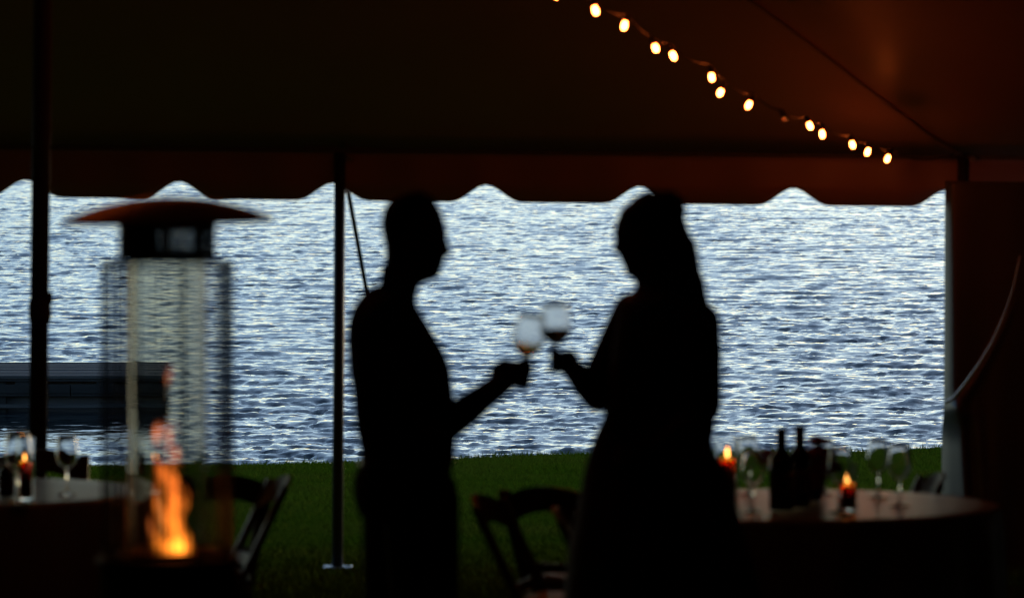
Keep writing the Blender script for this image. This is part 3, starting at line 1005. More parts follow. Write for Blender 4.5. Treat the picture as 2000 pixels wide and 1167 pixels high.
# ------------------------------------------------------------------ patio heater
def heater():
    Y = 13.5
    s = F / Y
    c = P(329, 1085, Y)
    zg = ground_z(Y)
    root = empty('patio_heater', (c.x, Y, zg), 0, 'round patio heater with flames rising in a glass tube', 'heater')
    def Z(py): return P(325, py, Y).z - zg
    def X(px): return (px - 325) / s
    r_t = 75 / s
    t = .0035
    # burner housing and base
    MB().lathe([(0, 0), (.20, 0), (.205, .015), (.20, .03), (.165, .05), (.165, Z(1105)), (.172, Z(1096)), (.172, Z(1088)), (.150, Z(1085)), (.148, Z(1092)), (0, Z(1092))], 48).build('base_housing', M['black_metal'], root, True)
    MB().lathe([(.095, Z(1091)), (.120, Z(1086)), (.124, Z(1076)), (.118, Z(1072)), (.112, Z(1078)), (.098, Z(1083))], 40).build('burner_ring', M['hood_metal'], root, True)
    MB().lathe([(0, Z(1090)), (.06, Z(1089)), (.065, Z(1084)), (.05, Z(1082)), (0, Z(1081))], 32).build('burner', M['black_metal'], root, True)
    # control knob on the housing
    MB().tube([(0, -.165, Z(1105) - .10), (0, -.19, Z(1105) - .10)], .018, 16).build('knob', M['black_metal'], root, True)
    # quartz tube
    z0, z1 = Z(1080), Z(500)
    tb = MB().lathe([(r_t, z0), (r_t, z1), (r_t - t, z1), (r_t - t, z0), (r_t, z0)], 72)
    auto_smooth(tb.build('glass_tube', M['tube_glass'], root, True))
    MB().lathe([(r_t + .001, z1 - .012), (r_t + .006, z1 - .010), (r_t + .006, z1 + .012), (r_t - .006, z1 + .012), (r_t - .006, z1 + .002), (r_t + .001, z1)], 48).build('tube_collar', M['black_metal'], root, True)
    # guard of upright wires with rings
    rc = 127 / s
    za, zb = Z(1082), Z(514)
    n = 64
    mb = MB()
    for k in range(n):
        a = 2 * math.pi * (k + .3) / n
        mb.tube([(rc * math.cos(a), rc * math.sin(a), za), (rc * math.cos(a), rc * math.sin(a), zb)], .0017, 5, caps=False)
    g_ = mb.build('guard_wires', M['wire'], root); tag(g_, kind='stuff')
    for zz in (za, za + .02, zb - .002, zb - .014):
        pts = [(rc * math.cos(2 * math.pi * k / 64), rc * math.sin(2 * math.pi * k / 64), zz) for k in range(65)]
        MB().tube(pts, .0016, 6, caps=False).build('guard_ring', M['wire'], root, True)
    for a in (2.98, 2.47, .38, -2.2, -.62, 1.4):
        MB().tube([((rc + .004) * math.cos(a), (rc + .004) * math.sin(a), za), ((rc + .004) * math.cos(a), (rc + .004) * math.sin(a), zb + .004)], .0045, 8).build('guard_post', M['black_metal'], root, True)
        # stays that carry the head
        MB().tube([((rc + .004) * math.cos(a), (rc + .004) * math.sin(a), zb), (.110 * math.cos(a), .110 * math.sin(a), Z(503))], .004, 8).build('stay', M['black_metal'], root, True)
    # louvred head between tube and hood
    rd = 95 / s
    MB().lathe([(rd, Z(506)), (rd, Z(496)), (rd - .02, Z(496)), (rd - .02, Z(500)), (r_t - .004, Z(500)), (r_t - .004, Z(506)), (rd, Z(506))], 48).build('head_ring', M['black_metal'], root)
    MB().lathe([(rd, Z(449)), (rd, Z(436)), (0, Z(436)), (0, Z(441)), (rd - .006, Z(441)), (rd - .006, Z(449)), (rd, Z(449))], 48).build('head_cap', M['black_metal'], root)
    mb = MB()
    nn = 72
    for k in range(nn):
        a = 2 * math.pi * k / nn
        mb.bar(((rd - .003) * math.cos(a), (rd - .003) * math.sin(a), Z(499)), ((rd - .003) * math.cos(a), (rd - .003) * math.sin(a), Z(445)), .0050, .0015, up=(math.cos(a), math.sin(a), 0))
    for k in range(12):
        zz = Z(499) + (Z(445) - Z(499)) * (k + .5) / 12
        pts = [((rd - .003) * math.cos(2 * math.pi * q / 48), (rd - .003) * math.sin(2 * math.pi * q / 48), zz) for q in range(49)]
        mb.tube(pts, .0009, 4, caps=False)
    tag(mb.build('head_mesh', M['wire'], root), kind='stuff')
    for k in range(5):
        a = -math.pi / 2 + k * 2 * math.pi / 5
        MB().bar((rd * math.cos(a), rd * math.sin(a), Z(503)), (rd * math.cos(a), rd * math.sin(a), Z(440)), .022, .004, up=(math.cos(a), math.sin(a), 0)).build('head_post', M['black_metal'], root)
    # hood: shallow spun-metal cone with folded rim, a little out of level
    rh = 207 / s
    hood = MB().lathe([(0, Z(384)), (.03, Z(384.5)), (.075, Z(387)), (.11, Z(391.5)), (.16, Z(401)), (.21, Z(414)), (rh - .010, Z(424)), (rh, Z(428)), (rh, Z(434)), (rh - .005, Z(435)), (rh - .012, Z(431)), (.15, Z(412)), (.07, Z(396)), (0, Z(392))], 64)
    z_r = Z(429)
    hood.v = [(x, y, z + .004 * (x / rh)) for (x, y, z) in hood.v]
    h_ = hood.build('hood', M['hood_metal'], root, True); auto_smooth(h_, 50)
    MB().lathe([(0, Z(442)), (.05, Z(442)), (.05, Z(386)), (0, Z(386))], 20).build('hood_hub', M['black_metal'], root, True)
    # flames
    flame_a = flame_mat('flame', (1.0, .25, .022), (1.0, .18, .03), 15.0, Z(1085), Z(880), 22)
    flame_b = flame_mat('flame_tip', (1.0, .22, .05), (1.0, .20, .06), 12.0, Z(900), Z(700), 30)
    def tongue(spec, mat, yo=0.0):
        pts = [(X(px), yo, Z(py)) for (px, py, r) in spec]
        rad = [max(.0015, r / s) for (px, py, r) in spec]
        fp = []; fr = []
        for i in range(len(pts) - 1):
            for q in range(5):
                u_ = q / 5; w_ = u_ * u_ * (3 - 2 * u_)
                a_, b_ = Vector(pts[i]), Vector(pts[i + 1])
                fp.append(a_.lerp(b_, u_)); fr.append(rad[i] + (rad[i + 1] - rad[i]) * w_)
        fp.append(Vector(pts[-1])); fr.append(rad[-1])
        fp = [p + Vector((.0025 * math.sin(p.z * 61 + yo * 90), .003 * math.sin(p.z * 47), 0)) for p in fp]
        MB().tube(fp, fr, 14).build('flame', mat, root, True)
    for spec, mt, yo in (
        ([(322, 1088, 10), (317, 1068, 16), (311, 1044, 13), (316, 1018, 9), (309, 990, 10), (302, 966, 3)], flame_a, -.012),
        ([(342, 1088, 14), (340, 1066, 24), (333, 1040, 19), (326, 1010, 15), (333, 982, 18), (324, 950, 14), (315, 922, 9), (305, 893, 2)], flame_a, 0),
        ([(358, 1088, 10), (357, 1066, 15), (350, 1040, 13), (346, 1012, 11), (353, 988, 12), (358, 968, 7), (354, 946, 2)], flame_a, .010),
        ([(374, 1086, 5), (373, 1068, 9), (369, 1050, 7), (372, 1034, 2)], flame_a, -.014),
        ([(340, 1088, 26), (340, 1078, 31), (339, 1064, 20), (336, 1050, 6)], flame_a, -.004),
        ([(335, 985, 5), (340, 960, 10), (338, 935, 8), (330, 912, 5), (334, 893, 2)], flame_a, .012),
        ([(310, 1000, 2), (304, 980, 6), (303, 956, 5), (308, 932, 5), (301, 906, 4), (306, 888, 2)], flame_a, -.018),
        ([(298, 1062, 2), (292, 1042, 5), (289, 1022, 4), (293, 1004, 1.5)], flame_b, .012),
        ([(337, 916, 3), (338, 894, 12), (331, 866, 8), (324, 842, 8), (320, 816, 2)], flame_b, 0),
        ([(318, 905, 3), (322, 880, 7), (331, 858, 6), (337, 838, 4), (333, 818, 2)], flame_b, .012),
        ([(303, 872, 2), (300, 850, 8), (304, 835, 8), (310, 820, 2)], flame_b, -.015),
        ([(345, 928, 3), (349, 906, 6), (343, 885, 4), (347, 866, 1.5)], flame_b, -.010),
        ([(327, 764, 1.5), (327, 745, 7), (332, 728, 6), (330, 710, 1.5)], flame_b, 0)):
        tongue(spec, mt, yo)
    L = bpy.data.lights.new('burner_light', 'POINT'); L.energy = .5; L.color = (1, .25, .05); L.shadow_soft_size = 0
    lo = bpy.data.objects.new('burner_light', L); lo.location = (0, 0, Z(1030)); col.objects.link(lo); lo.parent = root
heater()

# ------------------------------------------------------------------ string lights
def string_lights():
    seen = [(1092, -6), (1153, 25), (1227, 54), (1268, 99), (1304, 114), (1385, 154), (1417, 186), (1472, 210), (1521, 238), (1577, 250), (1600, 265), (1658, 286), (1700, 301), (1742, 314)]
    root = empty('string_light', (POLE_X, 30.5, EAVE), 0, 'string of glowing warm bulbs sloping from upper middle to the right pole', 'string lights')
    o_ = Vector(root.location)
    iv0, iv1 = 1 / 23.5, 1 / 29.9
    pts = []
    for (px, py) in seen:
        t = (px - 1092) / (1742 - 1092)
        pts.append(P(px, py, 1 / (iv0 + (iv1 - iv0) * t)))
    # the same run goes on over the viewer's head to the next centre pole
    d = (pts[1] - pts[12]).normalized()
    extra = []
    p = pts[0]
    for k in range(1, 11):
        q = pts[0] + d * (.72 * k)
        q.z -= .04 * math.sin(k * 2.1)
        extra.append(q)
    allp = list(reversed(extra)) + pts
    dead = len(extra) + 8
    g = random.Random(3)
    cable = []
    for i, b in enumerate(allp):
        dist = b.y
        cp_ = b + Vector((g.uniform(-.012, .012), 0, .055 + g.uniform(0, .015)))
        cable.append(cp_)
    ends = [Vector((-2.05 + .05, 16.4, cable[0].z + .12))] + cable + [P(1800, 312, 30.3), P(1864, 300, 30.48)]
    fine = []
    for i in range(len(ends) - 1):
        for q in range(6):
            u_ = q / 6
            v = ends[i].lerp(ends[i + 1], u_)
            v.z -= .035 * 4 * u_ * (1 - u_) * min(1, (ends[i + 1] - ends[i]).length)
            fine.append(v)
    fine.append(ends[-1])
    MB().tube([v - o_ for v in fine], .0038, 6).build('cable', M['cable'], root, True)
    sock = MB().lathe([(0, .0), (.007, .0), (.0125, -.006), (.013, -.03), (.010, -.034), (0, -.034)], 14)
    bulb = MB().lathe([(0, -.033), (.008, -.034), (.0092, -.040), (.0112, -.049), (.0114, -.055), (.0098, -.063), (.0058, -.069), (0, -.071)], 18)
    sme = sock.mesh('socket'); sme.materials.append(M['cable'])
    bme = bulb.mesh('bulb'); bme.materials.append(M['bulb'])
    dme = bulb.mesh('bulb'); dme.materials.append(M['dead_bulb'])
    for me in (sme, bme, dme): me.polygons.foreach_set('use_smooth', [True] * len(me.polygons))
    for i, b in enumerate(allp):
        sv = cable[i]
        so = bpy.data.objects.new('socket', sme); col.objects.link(so); so.parent = root
        dirn = (sv - b).normalized()
        so.location = b + dirn * .058 - o_
        so.rotation_euler = (g.uniform(-.35, .35), g.uniform(-.45, .45), 0)
        bo = bpy.data.objects.new('bulb', dme if i == dead else bme); col.objects.link(bo); bo.parent = so
string_lights()
# ------------------------------------------------------------------ people
YP = 15.2
GP = ground_z(YP)
def W3(px, py, dy=0.0):
    return P(px, py, YP + dy)

def interp_rows(rows, step=6):
    """rows: (py, x_left, x_right, half_depth) -> densified with smooth interpolation"""
    rows = sorted(rows)
    ys_ = np.array([r[0] for r in rows], float)
    out = []
    yy = np.arange(ys_[0], ys_[-1] + .01, step)
    if yy[-1] < ys_[-1]: yy = np.append(yy, ys_[-1])
    cols = []
    for k in range(1, len(rows[0])):
        v = np.array([r[k] for r in rows], float)
        m_ = np.gradient(v, ys_)
        i = np.clip(np.searchsorted(ys_, yy, 'right') - 1, 0, len(ys_) - 2)
        h = ys_[i + 1] - ys_[i]; t = (yy - ys_[i]) / h
        h00 = 2 * t ** 3 - 3 * t ** 2 + 1; h10 = t ** 3 - 2 * t ** 2 + t; h01 = -2 * t ** 3 + 3 * t ** 2; h11 = t ** 3 - t ** 2
        cols.append(h00 * v[i] + h10 * h * m_[i] + h01 * v[i + 1] + h11 * h * m_[i + 1])
    return [tuple([float(yy[j])] + [float(c[j]) for c in cols]) for j in range(len(yy))]

def loft_rows(mb, rows, front=+1, pinch=0.0, n=28, yc=0.0, power=2.3, step=6, inflate=0.0):
    """stack of level rings. x extents come from the figure's profile, depth from half_depth.
    pinch narrows the ring towards the face side."""
    rr = interp_rows(rows, step)
    vs_ = []; fs = []
    for r in rr:
        py, xl, xr, hd = r[:4]
        pk = r[4] if len(r) > 4 else pinch
        a = W3(xl, py); b = W3(xr, py)
        cx_ = (a.x + b.x) / 2; hw = max(.002, abs(b.x - a.x) / 2 + inflate); hd = hd + inflate
        for k in range(n):
            t = 2 * math.pi * k / n
            c_, s_ = math.cos(t), math.sin(t)
            e = 2.0 / power
            x = hw * math.copysign(abs(c_) ** e, c_); y = hd * math.copysign(abs(s_) ** e, s_)
            fr = max(0.0, c_ * front)
            y *= 1 - pk * fr ** 1.5
            vs_.append((cx_ + x, YP + yc + y, a.z))
    m_ = len(rr)
    for i in range(m_ - 1):
        for k in range(n):
            fs.append((i * n + k, i * n + (k + 1) % n, (i + 1) * n + (k + 1) % n, (i + 1) * n + k))
    fs.append(tuple(range(n))); fs.append(tuple(reversed([(m_ - 1) * n + k for k in range(n)])))
    mb.add(vs_, fs)

def limb(mb, pts, radii, n=14):
    """tapered limb with rounded ends and joints"""
    pts = [Vector(p) for p in pts]
    mb.tube(pts, radii, n)
    for p, r in zip(pts, radii):
        ball(mb, p, (r * .995,) * 3)

def ball(mb, c, r, n=12, m_=8):
    prof = [(math.sin(math.pi * i / m_), -math.cos(math.pi * i / m_)) for i in range(m_ + 1)]
    b = len(mb.v)
    mb.lathe([(p[0], p[1]) for p in prof], n)
    for i in range(b, len(mb.v)):
        v = mb.v[i]
        mb.v[i] = (c[0] + v[0] * r[0], c[1] + v[1] * r[1], c[2] + v[2] * r[2])

def fuse(mb, name, mat, parent, voxel=.006, smooth_it=3, shift=None):
    """join everything in mb into one continuous skin"""
    me = bpy.data.meshes.new(name)
    off = Vector(parent.location)
    me.from_pydata([tuple(Vector(v) - off) for v in mb.v], [], mb.f)
    tmp = bpy.data.objects.new('tmp', me); col.objects.link(tmp)
    rm = tmp.modifiers.new('r', 'REMESH'); rm.mode = 'VOXEL'; rm.voxel_size = voxel
    sm = tmp.modifiers.new('s', 'SMOOTH'); sm.iterations = smooth_it; sm.factor = .5
    dg = bpy.context.evaluated_depsgraph_get()
    ev = tmp.evaluated_get(dg)
    out = bpy.data.meshes.new_from_object(ev)
    out.name = name
    bpy.data.objects.remove(tmp); bpy.data.meshes.remove(me)
    out.materials.clear()
    return obj_from(name, out, mat, parent, True)

def hand(mb, S, a, h, s, wrist, k=1.0):
    """hand gripping a stem: S grip centre on the stem, a along the stem (up), h from wrist to stem, s sideways"""
    offs = (.026, .008, -.010, -.027)
    lens = (1.0, 1.08, 1.0, .85)
    for o, l in zip(offs, lens):
        b = S + a * o * k
        kn = b - h * .046 * k + s * .020 * k
        p1 = b - h * .008 * k + s * .024 * k * l
        p2 = b + h * .017 * k * l + s * .012 * k
        p3 = b + h * .016 * k * l - s * .010 * k
        p4 = b - h * .006 * k - s * .017 * k
        mb.tube([kn, p1, p2, p3, p4], [.0100 * k, .0092 * k, .0086 * k, .0080 * k, .0066 * k], 10)
        for p, r in ((p1, .0092), (p2, .0087), (p3, .0081), (p4, .0067), (kn, .0104)):
            ball(mb, p, (r * k,) * 3, 8, 6)
        mb.tube([wrist + a * o * .45 * k, kn], [.015 * k, .0115 * k], 10)
    ball(mb, S - h * .055 * k + s * .012 * k, (.026 * k, .020 * k, .028 * k))
    t0 = wrist.lerp(S, .35) - s * .010 * k + a * .008 * k
    t1 = S - h * .036 * k + a * .022 * k - s * .018 * k
    t2 = S - h * .008 * k + a * .036 * k - s * .012 * k
    t3 = S + h * .010 * k + a * .042 * k - s * .004 * k
    mb.tube([t0, t1, t2, t3], [.014 * k, .0115 * k, .0098 * k, .0075 * k], 10)
    for p, r in ((t0, .014), (t1, .0116), (t2, .0099), (t3, .0076)):
        ball(mb, p, (r * k,) * 3, 8, 6)

def relaxed_hand(mb, wrist, d, side, k=1.0):
    d = d.normalized(); side = (side - d * side.dot(d)).normalized(); n_ = d.cross(side)
    kb = wrist + d * .085 * k
    for i, l in enumerate((.92, 1.0, .95, .78)):
        o = (i - 1.5) * .019 * k
        kn = kb + side * o
        p1 = kn + d * .032 * k * l + n_ * .006 * k
        p2 = p1 + d * .024 * k * l + n_ * .012 * k
        p3 = p2 + d * .016 * k * l + n_ * .016 * k
        mb.tube([kn, p1, p2, p3], [.0095 * k, .009 * k, .0083 * k, .0068 * k], 10)
        for p, r in ((p1, .009), (p2, .0084), (p3, .0069)): ball(mb, p, (r * k,) * 3, 8, 6)
        mb.tube([wrist + side * o * .5, kn], [.015 * k, .0115 * k], 10)
    t0 = wrist + d * .03 * k - side * .022 * k
    t1 = t0 + d * .03 * k - side * .020 * k + n_ * .008 * k
    t2 = t1 + d * .028 * k - side * .004 * k + n_ * .010 * k
    mb.tube([t0, t1, t2], [.013 * k, .0105 * k, .0075 * k], 10)
    for p, r in ((t1, .0106), (t2, .0076)): ball(mb, p, (r * k,) * 3, 8, 6)

# ---------------- man
MAN_HEAD = [  # row, back, front, half depth, pinch
    (374, 800, 826, .022, 0), (377, 785, 836, .045, .05), (384, 770, 845, .060, .1), (392, 761, 850, .068, .15), (402, 754, 856, .074, .2),
    (416, 749, 863, .077, .25), (432, 746, 868, .078, .3), (445, 746, 871, .078, .34), (455, 748, 874, .077, .40), (462, 749, 873, .076, .42),
    (472, 751, 875, .074, .52), (482, 753, 879, .072, .62), (490, 754, 882, .071, .68), (495, 754, 882, .070, .68), (500, 754, 873, .069, .50),
    (505, 753, 868, .068, .42), (512, 753, 868, .066, .42), (517, 753, 865, .065, .42), (521, 752, 867, .064, .42), (527, 752, 862, .062, .40), (534, 751, 860, .060, .40),
    (541, 750, 857, .057, .40), (547, 748, 846, .055, .36), (552, 745, 830, .055, .25), (558, 740, 820, .056, .1), (566, 734, 817, .058, 0), (576, 722, 815, .062, 0), (590, 705, 813, .068, 0)]
MAN_TORSO = [
    (558, 728, 808, .060), (566, 715, 812, .085), (576, 706, 814, .120), (590, 695, 813, .165), (605, 687, 820, .195), (625, 681, 832, .212), (655, 678, 850, .217),
    (687, 679, 868, .212), (718, 681, 880, .205), (750, 686, 884, .195), (780, 690, 888, .185), (815, 692, 891, .178), (858, 699, 891, .170), (889, 705, 888, .168), (903, 703, 886, .17)]
MAN_HIPS = [
    (896, 706, 887, .168), (908, 700, 885, .172), (925, 693, 883, .176), (946, 689, 882, .18), (968, 690, 886, .182), (985, 694, 891, .18), (1005, 700, 897, .17)]
def man():
    root = empty('person', (W3(790, 1167).x, YP, GP), 0, 'man in dark shirt and trousers raising a wine glass towards the woman', 'person')
    body = MB()
    loft_rows(body, MAN_HEAD, +1, step=2.0)
    shr = -.010
    loft_rows(body, MAN_TORSO, +1, step=8, inflate=shr)
    loft_rows(body, MAN_HIPS, +1, step=8, inflate=shr)
    # ears, brow and eyes
    for sd in (-1, 1):
        e = W3(797, 478, sd * .076); 
        ball(body, e, (.016, .010, .030)); ball(body, e + Vector((-.006, sd * .006, .008)), (.012, .007, .016))
        ball(body, W3(861, 462, sd * .031), (.011, .011, .009))
        ball(body, W3(862, 453, sd * .030), (.012, .020, .006))
    # right arm (near side) raised with the glass
    sh = W3(757, 622, -.175); el = W3(862, 838, -.215); wr = W3(984, 744, -.085)
    limb(body, [sh, sh.lerp(el, .5), el], [.052, .046, .038]); limb(body, [el, el.lerp(wr, .35), wr], [.040, .042, .033])
    ga = (W3(1040, 612, -.06) - W3(1017, 747, -.06)).normalized()
    S = W3(1019, 733, -.06)
    h = (S - wr); h = (h - ga * h.dot(ga)).normalized(); s = ga.cross(h)
    hand(body, S, ga, h, s, wr, 1.10)
    # left arm (far side) hanging, hand by the pocket
    sh2 = W3(757, 625, .175); el2 = W3(735, 850, .235); wr2 = W3(790, 1010, .215)
    limb(body, [sh2, sh2.lerp(el2, .5), el2], [.052, .045, .038]); limb(body, [el2, el2.lerp(wr2, .35), wr2], [.038, .038, .026])
    relaxed_hand(body, wr2, Vector((.25, .0, -1)), Vector((1, 0, 0)))
    # legs and feet
    legs = []
    for sd, xt, xk, xf_ in ((-1, 822, 838, 832), (1, 782, 772, 764)):
        hp = W3(xt, 985, sd * .09); kn = Vector((W3(xk, 1167).x, YP + sd * .10, GP + .50)); an = Vector((W3(xf_, 1167).x - .02, YP + sd * .11, GP + .09))
        limb(body, [hp, hp.lerp(kn, .5), kn, kn.lerp(an, .35), an], [.088, .075, .055, .054, .036])
        legs.append((hp, kn, an, sd))
    b = fuse(body, 'body', M['skin'], root, .0056, 2)
    # shirt with long sleeves
    st = MB()
    loft_rows(st, MAN_TORSO, +1, step=6)
    limb(st, [sh, sh.lerp(el, .5), el], [.062, .056, .046]); limb(st, [el, el.lerp(wr, .4), el.lerp(wr, .86)], [.046, .044, .033])
    limb(st, [sh2, sh2.lerp(el2, .5), el2], [.062, .054, .046]); limb(st, [el2, el2.lerp(wr2, .4), el2.lerp(wr2, .94)], [.046, .045, .034])
    # collar
    st.tube([W3(742, 556), W3(780, 560), W3(808, 571)], [.058, .063, .045], 16)
    fuse(st, 'shirt', M['shirt'], root, .006, 3)
    tr = MB()
    loft_rows(tr, MAN_HIPS, +1, step=6)
    for hp, kn, an, sd in legs:
        limb(tr, [hp + Vector((0, 0, .02)), hp.lerp(kn, .35), hp.lerp(kn, .7), kn, kn.lerp(an, .5), an + Vector((0, 0, -.03))], [.104, .098, .086, .076, .070, .064])
    fuse(tr, 'trousers', M['trousers'], root, .007, 3)
    MB().lathe([(.001, 0)], 3)
    for hp, kn, an, sd in legs:
        m2 = MB(); ball(m2, an + Vector((.02, 0, -.05)), (.06, .042, .042)); ball(m2, an + Vector((.10, 0, -.06)), (.09, .046, .034)); ball(m2, an + Vector((.06, 0, -.075)), (.13, .044, .016))
        fuse(m2, 'shoe', M['shoe'], root, .008, 2)
    # belt
    bt = MB(); loft_rows(bt, [(893, 706, 887, .170), (904, 702, 885, .173)], +1, step=4, inflate=.003)
    bt.v = [tuple(Vector(v) - Vector(root.location)) for v in bt.v]
    bt.build('belt', M['shoe'], root, True)
    # short hair: cap over crown and back of the head
    hr = MB()
    cap = [(r[0], r[1] - 1.5, min(r[2], 812 if r[0] > 440 else (r[2] + 1 if r[0] < 395 else 853 - (r[0] - 395) * .9)), r[3] + .003, 0) for r in MAN_HEAD if r[0] <= 527]
    cap = [(371.5, 803, 823, .015, 0)] + cap
    loft_rows(hr, cap, +1, step=3)
    hair = fuse(hr, 'hair', M['man_hair'], root, .006, 1)
    # the glass
    gl = wine_glass(W3(1017, 747, -.06), 'chilled glass of white wine in the raised hand of the man', 'wine glasses raised by the couple', M['chilled_glass'], .100, 1.0)
    gl.rotation_mode = 'QUATERNION'
    ax = (W3(1040, 612, -.06) - W3(1017, 747, -.06))
    gl.rotation_quaternion = Vector((0, 0, 1)).rotation_difference(ax.normalized())
    gl.scale = (ax.length / .180,) * 3
    return root
man()

# ---------------- woman
WOMAN_HEAD = [  # row, front(left), back(right), half depth, pinch
    (378, 1252, 1300, .030, 0), (383, 1244, 1312, .048, 0), (392, 1234, 1322, .062, .05), (402, 1221, 1328, .069, .1), (415, 1211, 1331, .073, .18), (430, 1204, 1331, .075, .25),
    (445, 1200, 1330, .075, .32), (455, 1198, 1329, .075, .36), (465, 1200, 1328, .074, .42), (474, 1199, 1327, .073, .52), (482, 1197, 1326, .072, .62), (489, 1197, 1325, .070, .66),
    (494, 1203, 1324, .069, .55), (500, 1209, 1323, .067, .42), (507, 1211, 1322, .065, .40), (512, 1215, 1321, .064, .40), (517, 1215, 1320, .062, .40), (523, 1219, 1319, .060, .40), (531, 1220, 1318, .057, .40), (538, 1224, 1316, .054, .40),
    (544, 1235, 1315, .050, .25), (550, 1240, 1314, .049, .1), (558, 1241, 1316, .050, 0), (568, 1238, 1320, .055, 0), (580, 1232, 1328, .062, 0), (595, 1226, 1335, .07, 0)]
WOMAN_TORSO = [
    (562, 1240, 1325, .06), (572, 1224, 1340, .10), (584, 1213, 1352, .14), (600, 1208, 1364, .165), (625, 1204, 1376, .175), (655, 1200, 1384, .172), (690, 1196, 1388, .162), (725, 1192, 1392, .152), (760, 1190, 1396, .144),
    (795, 1184, 1396, .140), (828, 1176, 1395, .140), (850, 1170, 1394, .142)]
WOMAN_SKIRT = [
    (822, 1174, 1396, .142), (842, 1165, 1395, .144), (862, 1157, 1393, .148), (878, 1152, 1396, .156), (896, 1147, 1406, .168), (917, 1141, 1421, .185), (952, 1135, 1433, .21), (990, 1128, 1441, .23), (1022, 1121, 1450, .245),
    (1069, 1112, 1464, .262), (1110, 1106, 1476, .276), (1167, 1101, 1490, .292), (1300, 1085, 1516, .33), (1480, 1068, 1545, .37), (1672, 1050, 1570, .41)]
def woman():
    root = empty('person', (W3(1290, 1167).x, YP, GP), 0, 'long-haired woman in a flared dress raising a glass to the man', 'person')
    body = MB()
    loft_rows(body, WOMAN_HEAD, -1, step=2.0)
    loft_rows(body, WOMAN_TORSO, -1, step=8, inflate=-.006)
    for sd in (-1, 1):
        e = W3(1277, 478, sd * .073); ball(body, e, (.014, .008, .027))
        ball(body, W3(1212, 464, sd * .029), (.010, .010, .008)); ball(body, W3(1210, 455, sd * .028), (.011, .018, .005))
    # right arm (far side) raised with the glass
    sh = W3(1234, 608, .145); el = W3(1170, 770, .140); wr = W3(1114, 716, -.01)
    limb(body, [sh, sh.lerp(el, .45), el], [.050, .043, .037]); limb(body, [el, el.lerp(wr, .35), wr], [.050, .046, .029])
    ga = (W3(1084, 590, -.06) - W3(1088, 722, -.06)).normalized()
    S = W3(1088, 706, -.06)
    h = (S - wr); h = (h - ga * h.dot(ga)).normalized(); s = ga.cross(h)
    hand(body, S, ga, h, s, wr, .92)
    # left arm (near side) bent, hand at the waist
    sh2 = W3(1366, 630, -.155); el2 = W3(1374, 800, -.215); wr2 = W3(1290, 868, -.20)
    limb(body, [sh2, sh2.lerp(el2, .5), el2], [.049, .042, .036]); limb(body, [el2, el2.lerp(wr2, .35), wr2], [.036, .035, .023])
    relaxed_hand(body, wr2, Vector((-1, .25, -.25)), Vector((0, .2, 1)), .86)
    loft_rows(body, [(835, 1185, 1385, .125), (900, 1180, 1395, .16), (960, 1185, 1390, .165), (1000, 1195, 1380, .15)], -1, step=12)
    for sd in (-1, 1):
        hp = W3(1290, 985, sd * .085); kn = Vector((W3(1285, 1167).x, YP + sd * .08, GP + .50)); an = Vector((W3(1290, 1167).x, YP + sd * .08, GP + .10))
        limb(body, [hp, hp.lerp(kn, .5), kn, kn.lerp(an, .35), an], [.085, .070, .050, .048, .032])
        ball(body, an + Vector((-.06, 0, -.06)), (.11, .038, .030))
    fuse(body, 'body', M['skin'], root, .0056, 2)
    # dress: bodice and a full skirt with folds
    d = MB()
    loft_rows(d, WOMAN_TORSO[2:], -1, step=6, inflate=.003)
    limb(d, [W3(1222, 612, .10), W3(1216, 650, .10)], [.03, .03]); limb(d, [W3(1352, 606, -.10), W3(1372, 650, -.10)], [.022, .03])
    limb(d, [sh2, sh2.lerp(el2, .5), sh2.lerp(el2, .95)], [.058, .056, .050])
    limb(d, [sh, sh.lerp(el, .35), sh.lerp(el, .7), sh.lerp(el, .92)], [.054, .058, .062, .052])
    fuse(d, 'bodice', M['dress'], root, .006, 3)
    rr = interp_rows(WOMAN_SKIRT, 8)
    n = 96; vs_ = []; fs = []
    for (py, xl, xr, hd) in rr:
        a = W3(xl, py); b = W3(xr, py)
        f = min(1, max(0, (py - 850) / 500))
        for k in range(n):
            t = 2 * math.pi * k / n
            w_ = 1 + f * (.035 * math.sin(11 * t + .4) + .02 * math.sin(17 * t + 1.1)) * (abs(math.sin(t)) ** .5)
            vs_.append(((a.x + b.x) / 2 + (b.x - a.x) / 2 * math.cos(t) * w_ - root.location.x, hd * math.sin(t) * w_, max(a.z - GP, .03)))
    for i in range(len(rr) - 1):
        for k in range(n):
            fs.append((i * n + k, i * n + (k + 1) % n, (i + 1) * n + (k + 1) % n, (i + 1) * n + k))
    sk_ = MB().add(vs_, fs).build('skirt', M['dress'], root, True)
    sk_.modifiers.new('t', 'SOLIDIFY').thickness = .003
    # hair: cap, gathered at the back, falling down the back in a loose fall
    hr = MB()
    cap = []
    for (py, xl, xr, hd, pk) in WOMAN_HEAD:
        if py > 545: break
        lim = xl - 2 if py < 420 else (xl + (py - 420) * .9 if py < 470 else 1262)
        cap.append((py, min(lim, 1266), xr + 5, hd + .007, 0))
    cap = [(373.5, 1262, 1296, .022, 0)] + cap
    loft_rows(hr, cap, -1, step=3)
    ball(hr, W3(1305, 386), (.030, .045, .020)); ball(hr, W3(1326, 411), (.021, .040, .022)); ball(hr, W3(1350, 484), (.016, .05, .03)); ball(hr, W3(1391, 634), (.017, .04, .028)); ball(hr, W3(1318, 398), (.028, .05, .024))
    FALL = [(420, 1290, 1333, .060), (440, 1285, 1337, .066), (460, 1282, 1346, .072), (480, 1282, 1356, .078), (500, 1286, 1361, .082), (530, 1294, 1367, .085), (566, 1306, 1374, .085), (600, 1320, 1382, .082), (630, 1334, 1396, .075), (655, 1346, 1404, .066), (685, 1358, 1408, .052), (715, 1372, 1409, .035), (735, 1384, 1407, .018)]
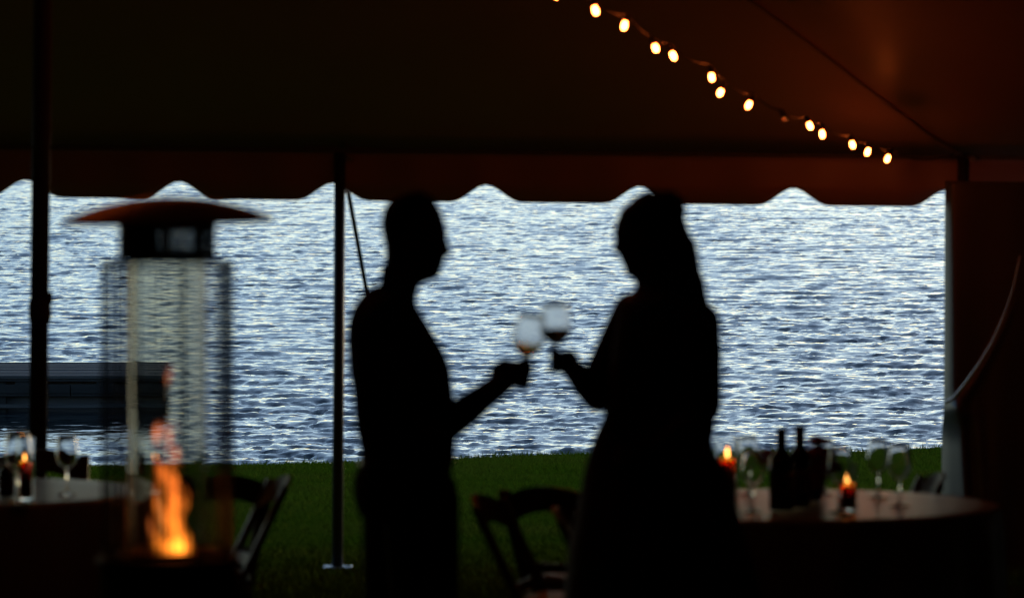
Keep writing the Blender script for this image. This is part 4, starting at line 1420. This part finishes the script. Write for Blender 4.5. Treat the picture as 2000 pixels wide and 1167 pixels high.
    loft_rows(hr, FALL, -1, step=6, yc=-.01)
    g = random.Random(5)
    for k in range(46):                       # loose locks
        y0 = g.uniform(-.085, .07); ln = g.uniform(.7, 1.02)
        pts = []
        for j in range(9):
            u_ = j / 8 * ln
            py = 395 + u_ * 350
            xr = np.interp(py, [r[0] for r in FALL], [r[2] for r in FALL]) - 7
            q = W3(xr + 3.0 * math.sin(u_ * 14 + k) + g.uniform(-1.5, 1.5), py, y0 * (1 - .45 * u_) - .01 + .008 * math.sin(u_ * 9 + k * 2))
            pts.append(q)
        hr.tube(pts, [.008, .010, .010, .010, .009, .008, .007, .005, .003], 7)
    hair = fuse(hr, 'hair', M['woman_hair'], root, .005, 1)
    # loose strands that have slipped out of the fall of hair
    ls = MB()
    for k in range(34):
        y0 = g.uniform(-.08, .06); st_ = g.uniform(0, .55); ln = g.uniform(.15, .42); out = g.uniform(2, 11)
        pts = []
        for j in range(7):
            u_ = j / 6
            py = 392 + (st_ + u_ * ln) * 350
            xr = np.interp(py, [r[0] for r in FALL], [r[2] for r in FALL])
            pts.append(W3(xr - 5 + out * math.sin(u_ * math.pi * .75) + 1.5 * math.sin(u_ * 9 + k), py, y0 + .01 * math.sin(u_ * 5 + k)) - Vector(root.location))
        ls.tube(pts, [.0016, .0022, .0024, .0022, .002, .0015, .0007], 5)
    for k in range(10):
        a0 = g.uniform(1235, 1325); b0 = a0 + g.uniform(-14, 22)
        ls.tube([W3(a0, np.interp(a0, [1235, 1262, 1300, 1325], [392, 377, 379, 396]), g.uniform(-.03, .03)) - Vector(root.location), W3((a0 + b0) / 2, np.interp(a0, [1235, 1262, 1300, 1325], [388, 372, 373, 390]) - g.uniform(0, 4), g.uniform(-.03, .03)) - Vector(root.location), W3(b0 + 4, np.interp(b0, [1235, 1262, 1300, 1325], [390, 375, 377, 394]), 0) - Vector(root.location)], [.0012, .0016, .0006], 5)
    tag(ls.build('loose_strands', M['woman_hair'], hair, True), kind='stuff')
    gl = wine_glass(W3(1088, 722, -.06), 'chilled glass of white wine in the hand of the woman', 'wine glasses raised by the couple', M['chilled_glass'], .108, 1.0)
    gl.rotation_mode = 'QUATERNION'
    ax = (W3(1084, 590, -.06) - W3(1088, 722, -.06))
    gl.rotation_quaternion = Vector((0, 0, 1)).rotation_difference(ax.normalized())
    gl.scale = (ax.length / .180,) * 3
    return root
woman()
